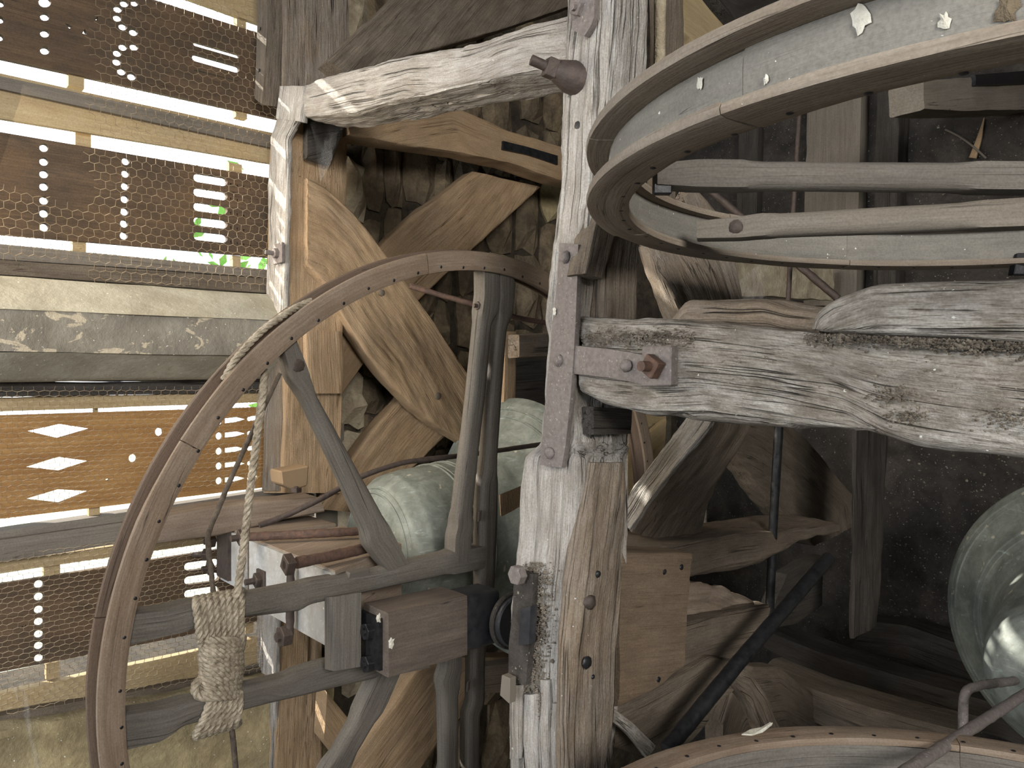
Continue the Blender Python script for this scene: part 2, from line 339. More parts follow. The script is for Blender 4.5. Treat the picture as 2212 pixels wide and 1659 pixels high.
M['stone'] = stone('brown_rubble_stone', (.23, .18, .115), (.155, .125, .085), (.065, .05, .036), sc=12, bump=.9)
M['stonel'] = stone('pale_limestone', (.52, .46, .34), (.42, .37, .27), (.25, .20, .14), sc=14, bump=.8)
M['mortar'] = stone('brown_mortar', (.10, .08, .055), (.07, .058, .042), (.03, .025, .02), sc=20, bump=1.)
M['dirt'] = stone('dark_dirty_boarding', (.072, .063, .056), (.05, .045, .041), (.022, .02, .018), sc=10, bump=1., speck=.03, spc=(.22, .2, .17))
M['fleck'] = stone('pale_flecks', (.34, .31, .26), (.20, .17, .13), (.10, .085, .06), sc=30, bump=.1)
M['wire'] = metal('galvanised_chicken_wire', (.28, .20, .12), (.44, .36, .25), rough=.6, met=.3, sc=30, bump=0)
M['rope'] = stone('hemp_rope', (.48, .42, .33), (.40, .35, .27), (.16, .13, .09), sc=60, bump=.5)
M['roped'] = stone('dark_old_rope', (.17, .14, .11), (.13, .105, .085), (.06, .05, .04), sc=60, bump=.5)
M['room'] = stone('dark_plaster', (.09, .08, .065), (.08, .07, .06), (.05, .045, .04), sc=4, bump=.3)
M['soil'] = stone('brown_crumbly_dirt', (.27, .235, .19), (.18, .155, .125), (.09, .075, .06), sc=40, bump=.6)
M['guano'] = stone('white_dropping', (.72, .72, .66), (.62, .60, .52), (.4, .37, .3), sc=40, bump=.5)
def webmat():
    m, nt, b = newmat('cobweb'); T = NT(nt); b.inputs['Base Color'].default_value = (.5, .5, .5, 1); b.inputs['Roughness'].default_value = .9
    nt.links.new(T.ramp(T.noise(T.mapp(T.obj(), (60, 9, 14)), 1, 5, .7), .35, .75, .02, .2), b.inputs['Alpha']); return m
M['web'] = webmat()
M['bark'] = stone('grey_bark', (.2, .17, .13), (.15, .13, .1), (.08, .07, .05))
M['lawn'] = stone('sunlit_pale_ground', (.55, .58, .45), (.5, .52, .42), (.4, .42, .32), sc=1)
M['leaf'] = stone('green_leaf', (.16, .34, .07), (.22, .42, .1), (.08, .2, .04), sc=4, bump=0)
# ---------------- room shell ----------------
BW = -2.5
def aof(u, b=BW): return float(hit(u, 830, ('b', b)) @ AX)
def slabs(name, boxes, mat, kind='structure', parent=None):
    V, Fc = [], []
    for a0, a1, b0, b1, z0, z1 in boxes:
        o = len(V)
        V += [ABZ(a, b, z) for a in (a0, a1) for b in (b0, b1) for z in (z0, z1)]
        Fc += [tuple(o + i for i in q) for q in ((0, 1, 3, 2), (4, 6, 7, 5), (0, 4, 5, 1), (2, 3, 7, 6), (0, 2, 6, 4), (1, 5, 7, 3))]
    o = mkobj(name, V, Fc, mat, parent, smooth=False); 
    if kind: o['kind'] = kind
    return o
AJ = aof(738); AB = 3.35; AF = -3.1; BR = 3.6
zt = lambda v, u=0: float(hit(u, v, ('b', BW))[2] - H)
Z_S1, Z_S2 = zt(600), zt(822)
wall_left = slabs('wall_left', [(AJ, 2.86, BW - .55, BW - .05, -H, 2.2), (3.30, AB, BW - .55, BW - .05, -H, 2.2), (2.86, 3.30, BW - .55, BW - .05, -H, -.60), (2.86, 3.30, BW - .55, BW - .05, -.06, 2.2), (AF, AJ, BW - .55, BW, Z_S2, Z_S1 - .02), (AF, AJ, BW - .55, BW, -H, zt(1590)), (AF, AJ, BW - .55, BW, 1.95, 2.2), (AF, .05, BW - .55, BW, -H, 2.2)], M['mortar'])
floor = slabs('floor', [(AF - .3, AB + .3, BW - .5, BR + .3, -H - .1, -H)], M['peel'])
ceiling = slabs('ceiling', [(AF - .3, AB + .3, BW - .5, BR + .3, 2.2, 2.3)], M['room'])
wall_back = slabs('wall_back', [(AB, AB + .3, BW - .5, BR + .3, -H, 2.2)], M['dirt'])
wall_right = slabs('wall_right', [(AF - .3, AB, BR, BR + .3, -H, 2.2)], M['room'])
wall_front = slabs('wall_front', [(AF - .3, AF, BW - .5, BR, -H, -1.2), (AF - .3, AF, BW - .5, BR, 2.0, 2.2), (AF - .3, AF, 1.0, BR, -1.2, 2.0), (AF - .3, AF, BW - .5, -2.0, -1.2, 2.0)], M['room'])
# rubble stones of the masonry, one by one
def rubble(a, z, w, h, d, mat, b=BW - .055, parent=None):
    n = 4; V = []; Fc = []
    base = (0,) 
    for j in range(n):
        for i in range(n):
            s, t = i / (n - 1), j / (n - 1)
            ed = (i in (0, n - 1)) + (j in (0, n - 1))
            ds = random.uniform(-.10, .10) * w; dt = random.uniform(-.08, .08) * h
            ss = .5 + (s - .5) * (.98 if ed < 2 else .84); tt = .5 + (t - .5) * (.98 if ed < 2 else .88)
            V.append(ABZ(a + (ss - .5) * w + ds, b + (d * (.35 if ed else 1.) * random.uniform(.7, 1.1)), z + (tt - .5) * h + dt))
    for j in range(n - 1):
        for i in range(n - 1): Fc.append((j * n + i, j * n + i + 1, (j + 1) * n + i + 1, (j + 1) * n + i))
    rim = [i for i in range(n)] + [j * n + n - 1 for j in range(1, n)] + [(n - 1) * n + i for i in range(n - 2, -1, -1)] + [j * n for j in range(n - 2, 0, -1)]
    o0 = len(V); V += [V[k] - BX * (d * .35 + .03) for k in rim]; K = len(rim)
    for k in range(K): Fc.append((rim[k], o0 + k, o0 + (k + 1) % K, rim[(k + 1) % K]))
    o = mkobj('stone', V, Fc, mat, parent, smooth=False); return o
k = 0
a = AJ + .10
while a < 2.75:
    w = random.uniform(.075, .15) * (1 + .3 * (a - 1.2)); z = -1.55 - random.uniform(0, .2)
    while z < 1.5:
        h = random.uniform(.12, .30) * (1 + .2 * (a - 1.2))
        rubble(a + w / 2 + random.uniform(-.01, .01), z + h / 2, w * .93, h * .95, random.uniform(.03, .075), M['stone'] if random.random() > .12 else M['yel'], parent=wall_left); z += h; k += 1
    a += w
for z0, h in ((1.33, .3), (1.02, .28), (.72, .25), (.45, .26), (.2, .24), (-.06, .22), (-.27, .2), (-.5, .25), (-.75, .25), (-1.0, .3)):
    rubble(AJ + .055, z0, .12, h * .93, .09, M['stonel'], parent=wall_left)

# ---------------- louvred windows of the left wall ----------------
def ext(v0, v1, b, t0=-.28, t1=1.22):
    p = hit(0, v0, ('b', b)); q = hit(580, v1, ('b', b)); return p + (q - p) * t0, p + (q - p) * t1
def board(name, ul, ur, ll, lr, b, th, mat, parent, **k):
    u0, u1 = ext(ul, ur, b); l0, l1 = ext(ll, lr, b)
    k.setdefault('rl', .05); k.setdefault('rs', .03); k.setdefault('r', .003); k.setdefault('amp', .0015)
    return timber(name, [(u0, l0, l0 - BX * th, u0 - BX * th), (u1, l1, l1 - BX * th, u1 - BX * th)], mat, parent, **k)
def ell(u, v, ru, rv, k=14): return [(u + ru * math.cos(2 * math.pi * j / k), v + rv * math.sin(2 * math.pi * j / k)) for j in range(k)]
def slot(u0, v0, u1, v1, h, k=5):
    dx, dy = u1 - u0, v1 - v0; L = math.hypot(dx, dy); dx /= L; dy /= L; o = []
    for j in range(k + 1):
        t = -math.pi / 2 + math.pi * j / k; o.append((u1 - h * dx + h * (math.cos(t) * dx - math.sin(t) * dy), v1 - h * dy + h * (math.cos(t) * dy + math.sin(t) * dx)))
    for j in range(k + 1):
        t = math.pi / 2 + math.pi * j / k; o.append((u0 + h * dx + h * (math.cos(t) * dx - math.sin(t) * dy), v0 + h * dy + h * (math.cos(t) * dy + math.sin(t) * dx)))
    return o
def holed(name, ul, ur, ll, lr, holes, b, th, mat, parent):
    u0, u1 = ext(ul, ur, b); l0, l1 = ext(ll, lr, b)
    loops = [[u0, u1, l1, l0]] + [[hit(x, y, ('b', b)) for x, y in hh] for hh in holes]
    cu = bpy.data.curves.new(name, 'CURVE'); cu.dimensions = '2D'; cu.fill_mode = 'BOTH'; cu.extrude = th / 2
    for lp in loops:
        s = cu.splines.new('POLY'); s.points.add(len(lp) - 1); s.use_cyclic_u = True
        for q, p in zip(s.points, lp): q.co = (float(p @ AX), float(p[2] - H), 0, 1)
    tmp = bpy.data.objects.new('t', cu); COL.objects.link(tmp); dg = bpy.context.evaluated_depsgraph_get(); dg.update()
    me = bpy.data.meshes.new_from_object(tmp.evaluated_get(dg)); bpy.data.objects.remove(tmp); me.name = name
    n = len(me.vertices); c = np.empty(n * 3); me.vertices.foreach_get('co', c); c = c.reshape(-1, 3)
    at = me.attributes.new('gp', 'FLOAT_VECTOR', 'POINT'); at.data.foreach_set('vector', (c + rng.rand(3) * 20).astype(np.float32).ravel())
    V = AX * c[:, :1] + ZX * (c[:, 1:2] + H) + BX * (b - th / 2 + c[:, 2:3])
    me.vertices.foreach_set('co', V.ravel()); me.materials.clear(); me.materials.append(mat); me.update()
    o = bpy.data.objects.new(name, me); COL.objects.link(o); o.parent = parent; return o
# frames of the two windows: stout jambs left (outside the picture) and right (behind the corner post)
def wframe(name, z0, z1):
    return slabs(name, [(AJ - .09, AJ + .02, BW - .16, BW - .02, z0, z1), (.05, .12, BW - .16, BW - .02, z0, z1), (.12, AJ - .09, BW - .16, BW - .02, z0 - .03, z0), (.12, AJ - .09, BW - .16, BW - .02, z1, z1 + .04)], M['greyp'])
win1 = wframe('window_1', Z_S1, 1.93); win2 = wframe('window_2', zt(1575), Z_S2 + .02)
LB = BW - .04
holes = [ell(u, v, r, r * .85) for u, v, r in ((97, 4, 14), (97, 36, 10.5), (97, 72, 10.5), (97, 109, 10.5), (1, 8, 9), (0, 43, 9), (-1, 81, 9), (269, 7, 10), (291, 6, 9), (255, 19, 10), (254, 38, 10), (266, 57, 10), (289, 69, 10), (266, 101, 10), (290, 101, 10), (254, 114, 10), (253, 133, 10), (263, 154, 10), (285, 165, 10))]
holes += [slot(418, 93, 518, 122, 5), slot(415, 122, 518, 151, 8), slot(420, 152, 515, 176, 2), [(178, 72), (183, 62), (190, 76)], [(205, 40), (212, 36), (209, 46)], [(140, 50), (158, 56), (150, 62)]]
holed('louvre_board', -106, 78, 125, 252, holes, LB, .02, M['louv'], win1)
board('louvre_board', -400, -170, -147, 59, LB, .02, M['tan'], win1)
board('louvre_board', -760, -470, -430, -195, LB, .02, M['tan'], win1)
for q in (((330, -10), (560, 48), (560, 66), (420, 30)),): pass
board('louvre_rail', 163, 290, 192, 318, LB + .03, .05, M['greyp'], win1)
board('louvre_board', 158, 284, 166, 293, LB + .02, .05, M['tan'], win1)
board('louvre_board', 193, 320, 256, 352, LB + .015, .02, M['tan'], win1)
holes = [ell(95, v, 10, 9) for v in (319, 349, 376, 403, 433, 461, 491)] + [ell(272 - i * .7, v, 9, 8.5) for i, v in enumerate((348, 375, 402, 430, 457, 483, 509))]
holes += [slot(418, 384 + i * 31.5 - 2, 492, 397 + i * 31.5 - 3 - i, 9.5) for i in range(5)]
for i in range(4):
    for j in range(5): holes.append([(497 + 14 * i, 396 + i * 3 + j * 31), (500 + 14 * i, 396 + i * 3 + j * 31), (499 + 14 * i, 404 + i * 3 + j * 31)])
holed('louvre_board', 285, 384, 506, 556, holes, LB, .02, M['louv'], win1)
board('louvre_board', 526, 582, 560, 600, LB + .01, .04, M['greyp'], win1)
board('louvre_rail', 560, 601, 593, 634, LB + .035, .06, M['oakd'], win1)
board('louvre_board', 858, 847, 890, 869, LB + .01, .03, M['tan'], win2)
board('louvre_rail', 826, 822, 858, 848, LB + .03, .05, M['shade'], win2)
holes = [[(60, 931), (128, 916), (193, 926), (125, 946)], [(55, 1009), (125, 987), (192, 996), (128, 1017)], [(55, 1078), (125, 1057), (192, 1061), (128, 1086)], ell(344, 933, 9, 9), ell(287, 990, 9, 9), ell(232, 1036, 4, 2)]
for i, v in enumerate((911, 942, 975, 1007, 1039)):
    holes.append(ell(474, v, 8, 8)); holes.append([(486, v - 7), (512, v - 10), (532, v - 5), (512, v + 1), (486, v + 4)]); holes.append(slot(534, v - 5, 558, v - 9, 5))
holed('louvre_board', 897, 879, 1121, 1052, holes, LB, .016, M['louvo'], win2)
board('louvre_rail', 1148, 1062, 1168, 1080, LB + .03, .08, M['greyp'], win2)
board('louvre_board', 1166, 1082, 1214, 1130, LB + .05, .06, M['greyp'], win2, amp=.003)
board('louvre_board', 1214, 1130, 1240, 1155, LB, .03, M['tan'], win2)
holes = [ell(84, v, 10.5, 9.5) for v in (1263, 1290, 1318, 1344, 1371, 1396, 1423)] + [slot(398, v, 474, v - 11, 9) for v in (1226, 1256, 1285, 1312)] + [[(25 + 7 * i, 1362 - i * 2), (28 + 7 * i, 1357 - i * 2), (29 + 7 * i, 1361 - i * 2)] for i in range(6)]
holed('louvre_board', 1262, 1170, 1452, 1338, holes, LB, .02, M['louv'], win2)
board('louvre_board', 1498, 1372, 1550, 1440, LB + .01, .03, M['tan'], win2)
board('louvre_rail', 1548, 1438, 1580, 1468, LB + .035, .07, M['oakd'], win2, amp=.006)
def spacer(u0, u1, v0, v1, w, b=LB - .012): # small block between two boards
    p = [hit(u0, v0, ('b', b)), hit(u1, v0 + (v1 - v0), ('b', b))]; z = p[0][2] - H; zz = p[1][2] - H
    a0, a1 = float(p[0] @ AX), float(p[1] @ AX); return boxab('spacer_block', a0, a1, b - .03, b, min(z, zz) - w, max(z, zz) + w, M['tan'], w_par, rl=.02, rs=.02, r=.002, amp=.001)
w_par = win1
for u0, u1, v in ((148, 182, 168), (510, 534, 238), (163, 197, 300), (495, 523, 366), (157, 186, 530), (503, 520, 565), (512, 532, 48)): spacer(u0, u1, v, v + 3, .022)
w_par = win2
for u0, u1, v in ((95, 130, 1238), (100, 128, 1450), (192, 216, 1105), (530, 548, 1355), (205, 212, 888)): spacer(u0, u1, v, v - 2, .022)
# bright top-left tan board edge above first gap handled by boards; limewashed sill between the windows
sill = empty('window_sill', 'wide limewashed sill between the two louvred windows with peeling grey face', 'sill')
def sillp(name, ul, ur, ll, lr, bu, bl, mat):
    p = hit(0, ul, ('b', bu)); q = hit(580, ur, ('b', bu)); r = hit(0, ll, ('b', bl)); s = hit(580, lr, ('b', bl))
    e = lambda x, y, t: x + (y - x) * t
    return timber(name, [(e(p, q, t), e(r, s, t), e(r, s, t) * 1 - BX * .22 - BX * (bl - bu), e(p, q, t) - BX * .22) for t in (-.28, 1.24)], mat, sill, rl=.03, rs=.015, r=.006, amp=.004)
sillp('sill_top', 594, 636, 668, 692, BW + .05, BW + .17, M['lime'])
sillp('sill_face', 666, 690, 762, 768, BW + .16, BW + .16, M['peel'])
sillp('sill_underside', 760, 767, 826, 818, BW + .155, BW + .03, M['lime'])
apron = strip('plaster_apron', [(-200, 1640), (0, 1578), (300, 1520), (580, 1462), (720, 1440)], [(-200, 2100), (0, 2000), (300, 1900), (580, 1800), (720, 1750)], ('b', BW + .05), .2, M['yel'], wall_left, rl=.03, rs=.02, amp=.012, r=.02)
# chicken wire
def wirenet(name, b, test, cw, ch, u0, u1, v0, v1, parent, r=.0008):
    ps = [hit(u, v, ('b', b)) for u in (u0, u1) for v in (v0, v1)]; as_ = [float(p @ AX) for p in ps]; zs = [float(p[2] - H) for p in ps]
    V, Fc = [], []
    def edge(p, q):
        m = ABZ((p[0] + q[0]) / 2, b, (p[1] + q[1]) / 2); uu = CU + FPX * m[0] / m[1]; vv = CV - FPX * (m[2] - H) / m[1]
        if not test(uu, vv): return
        o = len(V)
        for (a, z) in (p, q):
            bb = b + .006 * math.sin(a * 17 + z * 5) + .004 * math.sin(z * 23)
            c = ABZ(a, bb, z); dx, dz = q[0] - p[0], q[1] - p[1]; l = math.hypot(dx, dz); nn = AX * (-dz / l) + ZX * (dx / l)
            for j in range(3):
                t = 2 * math.pi * j / 3; V.append(c + nn * r * math.cos(t) + BX * r * math.sin(t))
        for j in range(3): Fc.append((o + j, o + (j + 1) % 3, o + 3 + (j + 1) % 3, o + 3 + j))
    ni = int((max(as_) - min(as_)) / cw) + 2; nj = int((max(zs) - min(zs)) / ch) + 2
    J = {}
    def wob(a, z): 
        k = (round(a, 4), round(z, 4))
        if k not in J: J[k] = (a + random.uniform(-.07, .07) * cw, z + random.uniform(-.07, .07) * ch)
        return J[k]
    for j in range(nj):
        for i in range(ni):
            ca = min(as_) + (i + .5 * (j % 2)) * cw; cz = min(zs) + j * ch
            top = wob(ca, cz + ch * .62); bot = wob(ca, cz - ch * .62 + 0.0)
            ul = wob(ca - cw / 2, cz + ch * .38); ur = wob(ca + cw / 2, cz + ch * .38); ll = wob(ca - cw / 2, cz - ch * .38)
            edge(ul, top); edge(top, ur); edge(ul, ll)
    return mkobj(name, V, Fc, M['wire'], parent, kind='stuff')
wn = wirenet('chicken_wire', BW + .015, lambda u, v: u < 640 and (u > 195 + 12 * math.sin(v * .05) or v > 395 + u * .3) and (v < 560 + (u > 190) * (45 + u * .03)), .028, .024, -20, 640, -60, 650, None)
tag(wn, 'rusty hexagonal chicken wire over the upper louvres with a torn left edge', 'wire netting'); 
wn = wirenet('chicken_wire', BW + .012, lambda u, v: u < 620 and 835 < v < 1545 - u * .17 and not (1125 - u * .16 < v < 1205 - u * .16), .025, .0145, -20, 600, 800, 1640, None)
tag(wn, 'finer hexagonal chicken wire stretched over the lower louvres', 'wire netting')
# trees seen through the gaps
def tree_out(a, b, z, s, n):
    V, Fc = [], []
    for i in range(n):
        c = ABZ(a, b, z) + rng.randn(3) * s * np.array([.5, .5, .4]); x = rng.randn(3); x /= np.linalg.norm(x); y = np.cross(x, rng.randn(3)); y /= np.linalg.norm(y); l = .09 * rng.uniform(.6, 1.5)
        o = len(V); V += [c - x * l, c + y * l * .45, c + x * l, c - y * l * .45]; Fc.append((o, o + 1, o + 2, o + 3))
    root = empty('tree', None, None); mkobj('foliage', V, Fc, M['leaf'], root, kind='stuff')
    tube('trunk', [ABZ(a, b, -H), ABZ(a + .05, b, z - .8), ABZ(a, b + .05, z + .2)], .09, M['bark'], root, step=.3); return root
slabs('ground', [(-16, 18, -30, BW - .56, -H - .15, -H)], M['lawn'])
tr = tree_out(aof(30) - 1.0, -7.5, .55, 1.2, 500); tag(tr, 'leafy green tree outside, seen through the gap left of the chicken wire', 'tree')
tr = tree_out(aof(450) + 3.0, -8.5, 1.1, 1.3, 500); tag(tr, 'leafy green tree outside, seen through the slots beside the corner post', 'tree')
# ---------------- timber bell frame ----------------
def tb(o, label, cat='timber', group=None): return tag(o, label, cat, group)
W_A = 1.04
# central post
cp = empty('frame_post', 'big cracked silver-grey oak post in the middle carrying the iron T strap', 'post')
Lp = [(1228, -60), (1224, 60), (1218, 130), (1210, 230), (1205, 350), (1196, 450), (1188, 600), (1177, 690), (1184, 730), (1176, 800), (1170, 870), (1160, 960), (1126, 985), (1120, 1060), (1117, 1150), (1108, 1260), (1099, 1400), (1098, 1560), (1102, 1700), (1100, 1900)]
Kp = [(1330, -60), (1325, 60), (1318, 130), (1308, 230), (1296, 350), (1280, 450), (1252, 600), (1244, 690), (1243, 730), (1240, 800), (1238, 870), (1240, 960), (1243, 985), (1240, 1060), (1236, 1150), (1226, 1260), (1216, 1400), (1214, 1560), (1216, 1700), (1214, 1900)]
Rp = [(1405, -60), (1403, 60), (1400, 130), (1394, 230), (1390, 350), (1384, 450), (1380, 600), (1374, 690), (1372, 730), (1368, 800), (1364, 870), (1362, 960), (1362, 985), (1361, 1060), (1358, 1150), (1352, 1260), (1346, 1400), (1334, 1560), (1312, 1700), (1300, 1900)]
post3('post_shaft', Lp, Kp, Rp, W_A, M['grey'], cp, rl=.008, rs=.004, r=.012, amp=.004, groove=.006, gs=30)
bp_ = float(hit(1240, 860, ('a', W_A)) @ BX)
# brown right hand cheek of the post
strip('brown_cheek', [(1334, -60), (1330, 130), (1320, 300), (1294, 450), (1264, 590)], [(1402, -60), (1400, 130), (1390, 350), (1352, 450), (1308, 602)], ('b', bp_ + .055), .05, M['oakd'], cp, rl=.01, rs=.006, r=.006, amp=.003, groove=.004)
strip('brown_cheek', [(1330, 440), (1312, 560), (1306, 690)], [(1392, 440), (1384, 560), (1378, 690)], ('b', bp_ + .045), .05, M['oakd'], cp, rl=.01, rs=.006, r=.006, amp=.004, groove=.005)
strip('brown_cheek', [(1282, 1000), (1262, 1130), (1246, 1260), (1232, 1400), (1226, 1560), (1228, 1700)], [(1358, 1000), (1356, 1130), (1348, 1260), (1338, 1400), (1328, 1560), (1312, 1700)], ('b', bp_ + .02), .04, M['greyR'], cp, rl=.01, rs=.006, r=.012, amp=.005, groove=.005)
# stake slivers standing at the weathered foot of the post
for i, (u0, v0, u1, v1, w) in enumerate(((1112, 1480, 1110, 1640, 26), (1142, 1500, 1150, 1700, 28), (1172, 1470, 1178, 1720, 26), (1200, 1520, 1196, 1720, 22))):
    strip('weathered_ridge', [(u0 - w / 2, v0), (u0 - w / 2 - 2, (v0 + v1) / 2), (u1 - w / 2, v1)], [(u0 + w / 2, v0), (u0 + w / 2 + 3, (v0 + v1) / 2), (u1 + w / 2, v1)], ('a', W_A - .013), .03, M['grey'], cp, rl=.008, rs=.005, r=.012, amp=.003, groove=.003)
pin(hit(1248, 270, ('a', W_A - .001)), -AX, .010, .002, M['blacki'], cp, 'peg_hole')
pin(hit(1226, 478, ('a', W_A - .001)), -AX, .005, .002, M['blacki'], cp, 'peg_hole')
def hole(u, v, r, pl=None, n=None): pin(hit(u, v, pl or ('b', bp_ + .026)), BX if n is None else n, r, .004, M['blacki'], cp, 'peg_hole')
hole(1268, 1432, .012); hole(1292, 1240, .007); hole(1280, 1462, .005, ('b', bp_ + .02))
pin(hit(1272, 1300, ('b', bp_ + .02)), BX, .016, .012, M['rust'], cp, 'iron_stub')
# rusty plate at the top and its bolt, the cast boss with nut
tp = empty('iron_strap', 'short rusty strap at the top of the middle post with a round bolt head', 'iron strap')
strip('strap_plate', [(1232, -60), (1232, 40), (1236, 64)], [(1286, -60), (1283, 45), (1262, 78)], ('a', W_A - .018), .014, M['strap'], tp, rl=.01, rs=.006, r=.002, amp=.001)
bolt(hit(1250, 22, ('a', W_A - .018)), -AX, tp, .012, .018, mat=M['strap'])
bs = empty('iron_boss', 'rusty conical iron boss with square nut and threaded rod beside the white top rail', 'bolt')
c = hit(1242, 170, ('a', W_A)); nb = -AX * .8 + ZX * .25 - BX * .35; nb /= np.linalg.norm(nb)
V, Fc = tube_geo([c - nb * .02, c + nb * .012, c + nb * .03, c + nb * .042], [.031, .031, .024, .020], 20); mkobj('boss', V, Fc, M['rust'], bs)
prism('nut', c + nb * .04, nb, ngon(4, .024, .5), .022, M['rust'], bs); tube('threaded_rod', [c + nb * .06, c + nb * .092], .010, M['rust'], bs)
# big iron T strap
ts = empty('iron_t_strap', 'long mauve-rusted iron T strap nailed across the middle post and cross beam', 'iron strap')
pa = ('a', W_A - .017)
strip('strap_upright', [(1206, 524), (1203, 600), (1192, 700), (1186, 780), (1178, 860), (1168, 960), (1164, 1004)], [(1249, 528), (1247, 600), (1243, 700), (1238, 780), (1232, 860), (1222, 960), (1213, 1010)], pa, .014, M['strap'], ts, rl=.008, rs=.006, r=.003, amp=.0015, fine=.0008)
strip('strap_arm', [(1236, 746), (1300, 752), (1340, 757), (1392, 766)], [(1236, 808), (1300, 815), (1340, 820), (1390, 832)], ('a', W_A - .013), .016, M['strap'], ts, rl=.008, rs=.006, r=.003, amp=.0015, fine=.0008)
for u, v in ((1222, 555), (1206, 778), (1188, 978), (1352, 790)): pin(hit(u, v, ('a', W_A - .018)), -AX, .012, .009, M['strap'], ts)
sq = empty('iron_square_washer', 'thick square rusty washer with a nut at the end of the strap arm', 'washer')
c = hit(1430, 792, ('a', W_A - .006)); prism('washer', c, -AX, [(-.032, -.034), (.030, -.032), (.031, .034), (-.031, .035)], .016, M['strap'], sq, bev=.002, back=.02)
prism('nut', c - AX * .016, -AX, ngon(4, .022, .2), .02, M['rustb'], sq); tube('bolt_shank', [c - AX * .03, c - AX * .055], .009, M['rustb'], sq)
# second post slice behind and the pale pipe
tb(post3('frame_post', [(1402, -60), (1400, 150), (1396, 300), (1392, 460)], [(1425, -60), (1420, 150), (1416, 300), (1412, 460)], [(1480, -60), (1478, 150), (1470, 300), (1460, 460)], 1.30, M['oakd'], rl=.012, rs=.008, groove=.003, amp=.003), 'dark brown post slice right behind the top of the middle post', 'post')
tb(tube('plaster_pipe', [hit(1428, -60, ('a', 1.20)), hit(1424, 60, ('a', 1.21)), hit(1426, 140, ('a', 1.22)), hit(1422, 190, ('a', 1.23))], .012, M['stonel'], k=12, step=.02, rough=.004), 'thin pale crusted pipe running up beside the top of the middle post', 'pipe')
# white upper rail
tb(strip('top_rail', [(640, 188), (700, 165), (760, 146), (900, 116), (1000, 96), (1060, 82), (1120, 58), (1232, 22)], [(652, 252), (700, 250), (760, 240), (860, 214), (1000, 186), (1100, 164), (1160, 158), (1222, 152)], ('a', W_A), .155, M['grey'], rl=.008, rs=.006, r=.01, amp=.006, groove=.005, gs=26), 'whitish weathered rail running up from the corner post to the middle post', 'beam')
# cross beam to the right
cb = tb(strip('cross_beam', [(1246, 684), (1300, 687), (1380, 690), (1450, 694), (1600, 704), (1750, 718), (1900, 736), (2050, 748), (2240, 762), (2700, 790)], [(1250, 850), (1290, 874), (1400, 897), (1530, 906), (1700, 926), (1850, 932), (1920, 946), (2050, 974), (2240, 1000), (2700, 1050)], ('a', W_A), .17, M['beam'], rl=.008, rs=.005, r=.02, amp=.007, groove=.004, gs=24), 'massive dusty grey weathered cross beam running right from the middle post', 'beam')
tb(strip('timber_chunk', [(1452, 690), (1478, 655), (1540, 650), (1600, 652), (1650, 650), (1700, 662), (1765, 668)], [(1450, 706), (1480, 705), (1540, 706), (1600, 712), (1650, 718), (1700, 722), (1765, 728)], ('a', W_A + .035), .12, M['greyR'], rl=.007, rs=.006, r=.014, amp=.008, groove=.004), 'crumbling rotten timber chunk lying along the top of the grey cross beam', 'timber')
tb(strip('paddle_board', [(1752, 706), (1756, 670), (1800, 641), (1882, 612), (1990, 607), (2240, 600), (2700, 590)], [(1756, 713), (1768, 718), (1810, 719), (1890, 722), (1990, 727), (2240, 742), (2700, 775)], ('a', W_A - .01), .045, M['beam'], rl=.008, rs=.006, r=.012, amp=.002, groove=.0), 'pale grey board with a rounded nose resting on the cross beam below the big wheel', 'board')
mo = tb(timber('mortise_block', [[hit(u, v, ('b', bp_ + .03)) - BX * (.03 * k) for u, v, k in ((1283, 878, 0), (1283, 940, 0), (1283, 940, 1), (1283, 878, 1))], [hit(u, v, ('b', bp_ + .03)) - BX * (.03 * k) for u, v, k in ((1366, 884, 0), (1363, 938, 0), (1363, 938, 1), (1366, 884, 1))]], M['shade'], rl=.02, rs=.02, r=.002, amp=.001), 'block with recess shade painted dark, let into the middle post just under the cross beam', 'block')  # shade of the recess is put into the block's dark colour
# corner post on the left
po = empty('corner_post', 'brown oak corner post with a splintered white outer edge left of the upright wheel', 'post')
post3('post_shaft', [(604, 188), (598, 240), (584, 300), (579, 400), (576, 540), (574, 700), (570, 900), (566, 1065)], [(632, 188), (628, 240), (620, 300), (620, 400), (619, 540), (618, 700), (616, 900), (612, 1065)], [(752, 188), (752, 240), (751, 300), (750, 400), (747, 540), (744, 700), (741, 900), (736, 1065)], W_A, M['oak'], po, rl=.009, rs=.007, r=.007, amp=.004, groove=.003, gs=24)
strip('splintered_edge', [(602, 250), (582, 300), (578, 420), (575, 560), (573, 700)], [(640, 258), (618, 300), (618, 420), (616, 560), (612, 700)], ('a', W_A - .008), .02, M['grey'], po, rl=.008, rs=.005, r=.008, amp=.005, groove=.004)
strip('splintered_edge', [(572, 760), (569, 900), (566, 1060)], [(606, 760), (604, 900), (600, 1060)], ('a', W_A - .008), .02, M['greyR'], po, rl=.008, rs=.005, r=.008, amp=.004, groove=.003)
strip('post_cap', [(604, 186), (600, 222), (594, 256)], [(654, 186), (652, 222), (646, 262)], ('a', W_A - .012), .03, M['grey'], po, rl=.008, rs=.006, r=.008, amp=.004, groove=.003)
strip('post_pad', [(660, 712), (662, 770), (668, 850)], [(738, 716), (748, 775), (741, 850)], ('b', -2.30), .03, M['oak'], po, r=.01, amp=.002)
tb(post3('corner_post', [(560, 1296), (556, 1500), (552, 1760)], [(600, 1296), (596, 1500), (588, 1760)], [(702, 1296), (698, 1500), (696, 1760)], W_A, M['oak'], rl=.01, rs=.007, r=.01, amp=.005, groove=.004), 'lower length of oak corner post with a whitened edge below the headstock', 'post')
